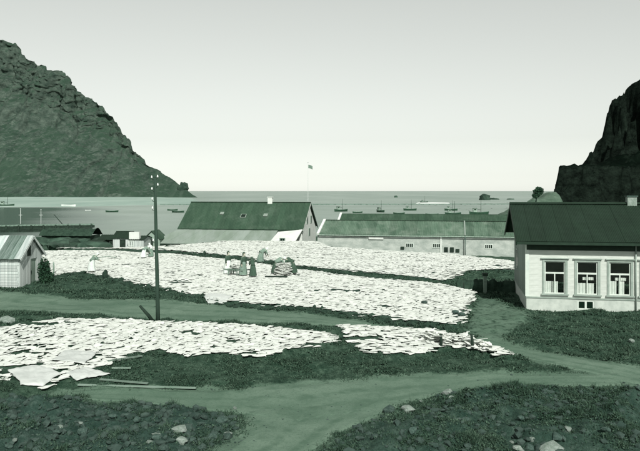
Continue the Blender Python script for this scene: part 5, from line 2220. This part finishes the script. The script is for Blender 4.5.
    if apron:
        v2, f2 = [], []
        for r in range(nr):
            t = r / (nr - 1)
            for k_ in range(9):
                th = -1.1 + 2.2 * k_ / 8
                cz = waist * (1 - t) + Vector((0, 0, .16)) * t
                if pose in ('bend', 'stoop'):
                    cz.x = waist.x * (1 - t) ** 2 - .03 * math.sin(t * 3.14)
                rr2 = (.17 + .15 * t ** .8) * 1.0 + .035
                v2.append(tuple(Vector((cz.x + rr2 * math.cos(th), rr2 * .95 * math.sin(th), cz.z)) * s))
        for r in range(nr - 1):
            for k_ in range(8):
                f2.append((r * 9 + k_, r * 9 + k_ + 1, (r + 1) * 9 + k_ + 1, (r + 1) * 9 + k_))
        MB().add(v2, f2, True).build('apron', M[apron], rt)
    # headscarf: a hood open at the face
    bm = bmesh.new()
    bmesh.ops.create_uvsphere(bm, u_segments=14, v_segments=10, radius=1)
    hc = head + up * .045
    rotm = Matrix(((fw.x, sd.x, up.x), (fw.y, sd.y, up.y), (fw.z, sd.z, up.z)))
    dele = []
    for vtx in bm.verts:
        q = vtx.co.copy()
        if q.x > .55 and q.z < .35: dele.append(vtx)
        vtx.co = (hc + rotm @ Vector((q.x * .118 - .012, q.y * .105, q.z * .135 - (.03 if q.z < -.4 else 0)))) * s
    bmesh.ops.delete(bm, geom=dele, context='VERTS')
    me2 = bpy.data.meshes.new('headscarf')
    bm.to_mesh(me2)
    bm.free()
    me2.polygons.foreach_set('use_smooth', [True] * len(me2.polygons))
    link('headscarf', me2, M[scarf], rt)
    return rt


def G(px, py):
    p = PG(px, py)
    return Vector((p.x, p.y, p.z + .04))


c1, c2 = G(227.5, 275), G(243, 276.5)
hd = math.atan2(c2.y - c1.y, c2.x - c1.x)
# carriers walk along their barrow
person(c1, hd, 'person in dark jacket and pale apron at the rear end of the handbarrow', 'cloth_dark', 'cloth_pale', 'cloth_dark', 'cloth_pale', 'carry')
person(c2, hd, 'person in dark jacket and grey skirt at the front end of the handbarrow', 'cloth_dark', 'cloth_grey', 'cloth_dark', None, 'carry')
person(G(253, 277.5), 1.9, 'person in all dark clothes standing alone beside the handbarrow', 'cloth_dark', 'cloth_dark', 'cloth_dark', None, 'stoop', 1.45)
person(G(260.5, 263), .6, 'person in grey bending over the far field behind the dark weeds', 'cloth_grey', 'cloth_grey', 'cloth_pale', None, 'bend')
person(G(293, 274.5), 2.9, 'person in dark jacket bending toward the cod pile', 'cloth_dark', 'cloth_dark', 'cloth_pale', None, 'bend', 1.6)
person(G(275.5, 274.5), .3, 'person in grey jacket stooping at the cod pile', 'cloth_grey', 'cloth_dark', 'cloth_pale', None, 'bend', 1.6)
person(G(91.5, 272.5), .2, 'person in grey stooping with a rake near the small stump', 'cloth_grey', 'cloth_pale', 'cloth_pale', None, 'stoop', 1.5)
person(G(143.5, 258.5), .8, 'person in pale skirt bending near the pale shacks', 'cloth_grey', 'cloth_pale', 'cloth_pale', None, 'bend', 1.4)
person(G(151, 257.5), 2.2, 'person in grey stooping beside the telegraph pole, on the fish field', 'cloth_pale', 'cloth_grey', 'cloth_pale', None, 'stoop', 1.35)
# rake
a = G(94, 271)
rk = empty('rake', tuple(a))
tag(rk, 'long wooden rake reaching out from the stooping person', 'rake')
MB().tube([(-.25, 0, .85), (.9, .25, 1.05), (1.5, .4, .95)], .025, 6).build('handle', M['plank'], rk)
MB().bar((1.5, .1, .95), (1.5, .7, .95), .05, .05).build('head', M['plank'], rk)
# handbarrow
bar_ = empty('handbarrow', tuple((c1 + c2) / 2), hd)
tag(bar_, 'wooden handbarrow loaded with cod carried between two people', 'handbarrow')
half = (c2 - c1).length / 2
hh = .40
for q in (1, -1):
    MB().bar((-half - .2, q * .26, hh), (half + .2, q * .26, hh), .05, .06).build('pole', M['plank'], bar_)
for i in range(7):
    t = -half * .62 + half * 1.24 * i / 6
    MB().box(t - .05, t + .05, -.3, .3, hh + .034, hh + .055).build('slat', M['plank'], bar_)
for q in (1, -1):
    for t in (-.55, .55):
        MB().box(t * half - .025, t * half + .025, q * .26 - .025, q * .26 + .025, .04, hh - .03).build('leg', M['plank'], bar_)
rs = random.Random(3)
ld_ = empty('cod_load', tuple((c1 + c2) / 2), hd)
tag(ld_, 'load of white split cod heaped on the handbarrow', 'fish load')
for i in range(22):
    o = link('split_cod', variants[i % 24], None, ld_, (rs.uniform(-.32, .32), rs.uniform(-.10, .10), hh + .09 + .018 * i), (rs.uniform(-.1, .1), rs.uniform(-.1, .1), rs.uniform(0, 6)))
# round cod pile with boards
pz = G(283, 275.5)
cp = empty('cod_pile', tuple(pz))
tag(cp, 'round pale pile of stacked cod between the two bending people', 'fish pile')
for i in range(110):
    lev = i // 10
    a = rs.uniform(0, 6.28)
    rr3 = .42 + .05 * rs.random()
    o = link('split_cod', variants[i % 24], None, cp, (math.cos(a) * rr3 * (1 - .02 * lev), math.sin(a) * rr3 * (1 - .02 * lev), .05 + lev * .075), (0, rs.uniform(-.06, .06), a + math.pi))
o = MB().bar((-1.0, 0, 0), (.55, -.12, .02), .3, .06).build('pallet_board', M['tarred'], None, tuple(G(279.5, 278) + Vector((0, 0, .06))))
tag(o, 'dark board lying on the cod in front of the round pile', 'board')

# ------------------------------------------------------------------ grass
def grass():
    rs = np.random.default_rng(23)
    N = 420000
    # even in screen terms: more blades close by
    y = 15.5 * np.exp(rs.random(N) * math.log(62 / 15.5))
    x = (rs.random(N) * 2 - 1) * (y * .5 + 1.0)
    roads_ = np.maximum.reduce([dist_poly(x, y, PA), dist_poly(x, y, PB), dist_poly(x, y, PC)])
    fish_ = np.maximum.reduce([dist_poly(x, y, q) for q in (FISH_NEAR, FISH_MID, FISH_LOW, FISH_TOP)])
    ok = (roads_ < -.02 + .25 * fbm(x * .8, y * .8, oct=2, seed=2)) & (fish_ < -.02) & (dist_poly(x, y, YARD) < .2)
    clump = fbm(x * 1.5, y * 1.5, oct=3, seed=41)
    ok &= rs.random(N) < np.clip(.55 + 1.0 * clump, .22, 1)
    rub = np.maximum(dist_poly(x, y, RUB_L), dist_poly(x, y, RUB_R) - .0)
    ok &= (dist_poly(x, y, RUB_L) < 0) | (rs.random(N) < .4)
    hx = (x - HX) * math.cos(-ROT) - (y - HY) * math.sin(-ROT)
    hy = (x - HX) * math.sin(-ROT) + (y - HY) * math.cos(-ROT)
    ok &= ~((hx > -.1) & (hy > -.1) & (hy < HW + .1))
    x, y, clump = x[ok], y[ok], clump[ok]
    n = len(x)
    z = hbase(x, y)
    hgt = (.025 + .06 * rs.random(n) + .05 * np.clip(clump, 0, 1)) * np.clip(y / 24, .75, 1.35)
    a = rs.random(n) * 6.283
    wd = .010 * np.clip(y / 18, 1, 3.2)
    lx, ly = rs.normal(0, .5, n) * hgt, rs.normal(0, .5, n) * hgt
    V = np.stack([np.stack([x - np.cos(a) * wd, y - np.sin(a) * wd, z - .01], 1), np.stack([x + np.cos(a) * wd, y + np.sin(a) * wd, z - .01], 1), np.stack([x + lx, y + ly, z + hgt], 1)], 1)
    # coarse tufts
    tq = rs.choice(n, 2600, p=np.clip(clump, .02, 2) ** 2 / (np.clip(clump, .02, 2) ** 2).sum())
    tx_ = np.repeat(x[tq], 14) + rs.normal(0, .05, 2600 * 14)
    ty_ = np.repeat(y[tq], 14) + rs.normal(0, .05, 2600 * 14)
    tz_ = np.repeat(z[tq], 14)
    th_ = np.repeat(.07 + .12 * rs.random(2600), 14) * rs.uniform(.6, 1.2, 2600 * 14)
    ta_ = rs.random(2600 * 14) * 6.283
    tw_ = .009 * np.clip(ty_ / 18, 1, 2.5)
    tl_ = rs.normal(0, .55, (2600 * 14, 2)) * th_[:, None]
    TV_ = np.stack([np.stack([tx_ - np.cos(ta_) * tw_, ty_ - np.sin(ta_) * tw_, tz_ - .01], 1), np.stack([tx_ + np.cos(ta_) * tw_, ty_ + np.sin(ta_) * tw_, tz_ - .01], 1),
                    np.stack([tx_ + tl_[:, 0], ty_ + tl_[:, 1], tz_ + th_], 1)], 1)
    V = np.concatenate([V, TV_])
    # broad weed leaves, lying at odd tilts
    m = int(n * .75)
    q = rs.choice(n, m, p=np.clip(.15 + clump, .02, 2) / np.clip(.15 + clump, .02, 2).sum())
    px_, py_ = x[q] + rs.normal(0, .12, m), y[q] + rs.normal(0, .12, m)
    sz = (.016 + .03 * rs.random(m)) * np.clip(py_ / 20, .8, 2.0)
    pz_ = hbase(px_, py_) + .01 + .05 * rs.random(m)
    th, tl, t2 = rs.random(m) * 6.283, rs.normal(.25, .45, m), rs.normal(0, .4, m)
    ux_, uy_, uz_ = np.cos(th) * sz, np.sin(th) * sz, np.sin(tl) * sz
    wx_, wy_, wz_ = -np.sin(th) * sz * .55, np.cos(th) * sz * .55, np.sin(t2) * sz * .5
    base_ = np.stack([px_, py_, pz_], 1)
    U, Wv = np.stack([ux_, uy_, uz_], 1), np.stack([wx_, wy_, wz_], 1)
    LV = np.stack([base_ - U, base_ + Wv, base_ + U], 1), np.stack([base_ - U, base_ + U, base_ - Wv], 1)
    V = np.concatenate([V.reshape(-1, 3), np.concatenate(LV, 0).reshape(-1, 3)])
    n = len(V) // 3
    o = link('grass', np_mesh('grass', V, np.arange(n * 3).reshape(-1, 3), False), M['grass_blade'])
    tag(o, 'short coarse grass on the turf between tracks and fish', 'grass', kind='stuff')
    print('grass', n)


grass()
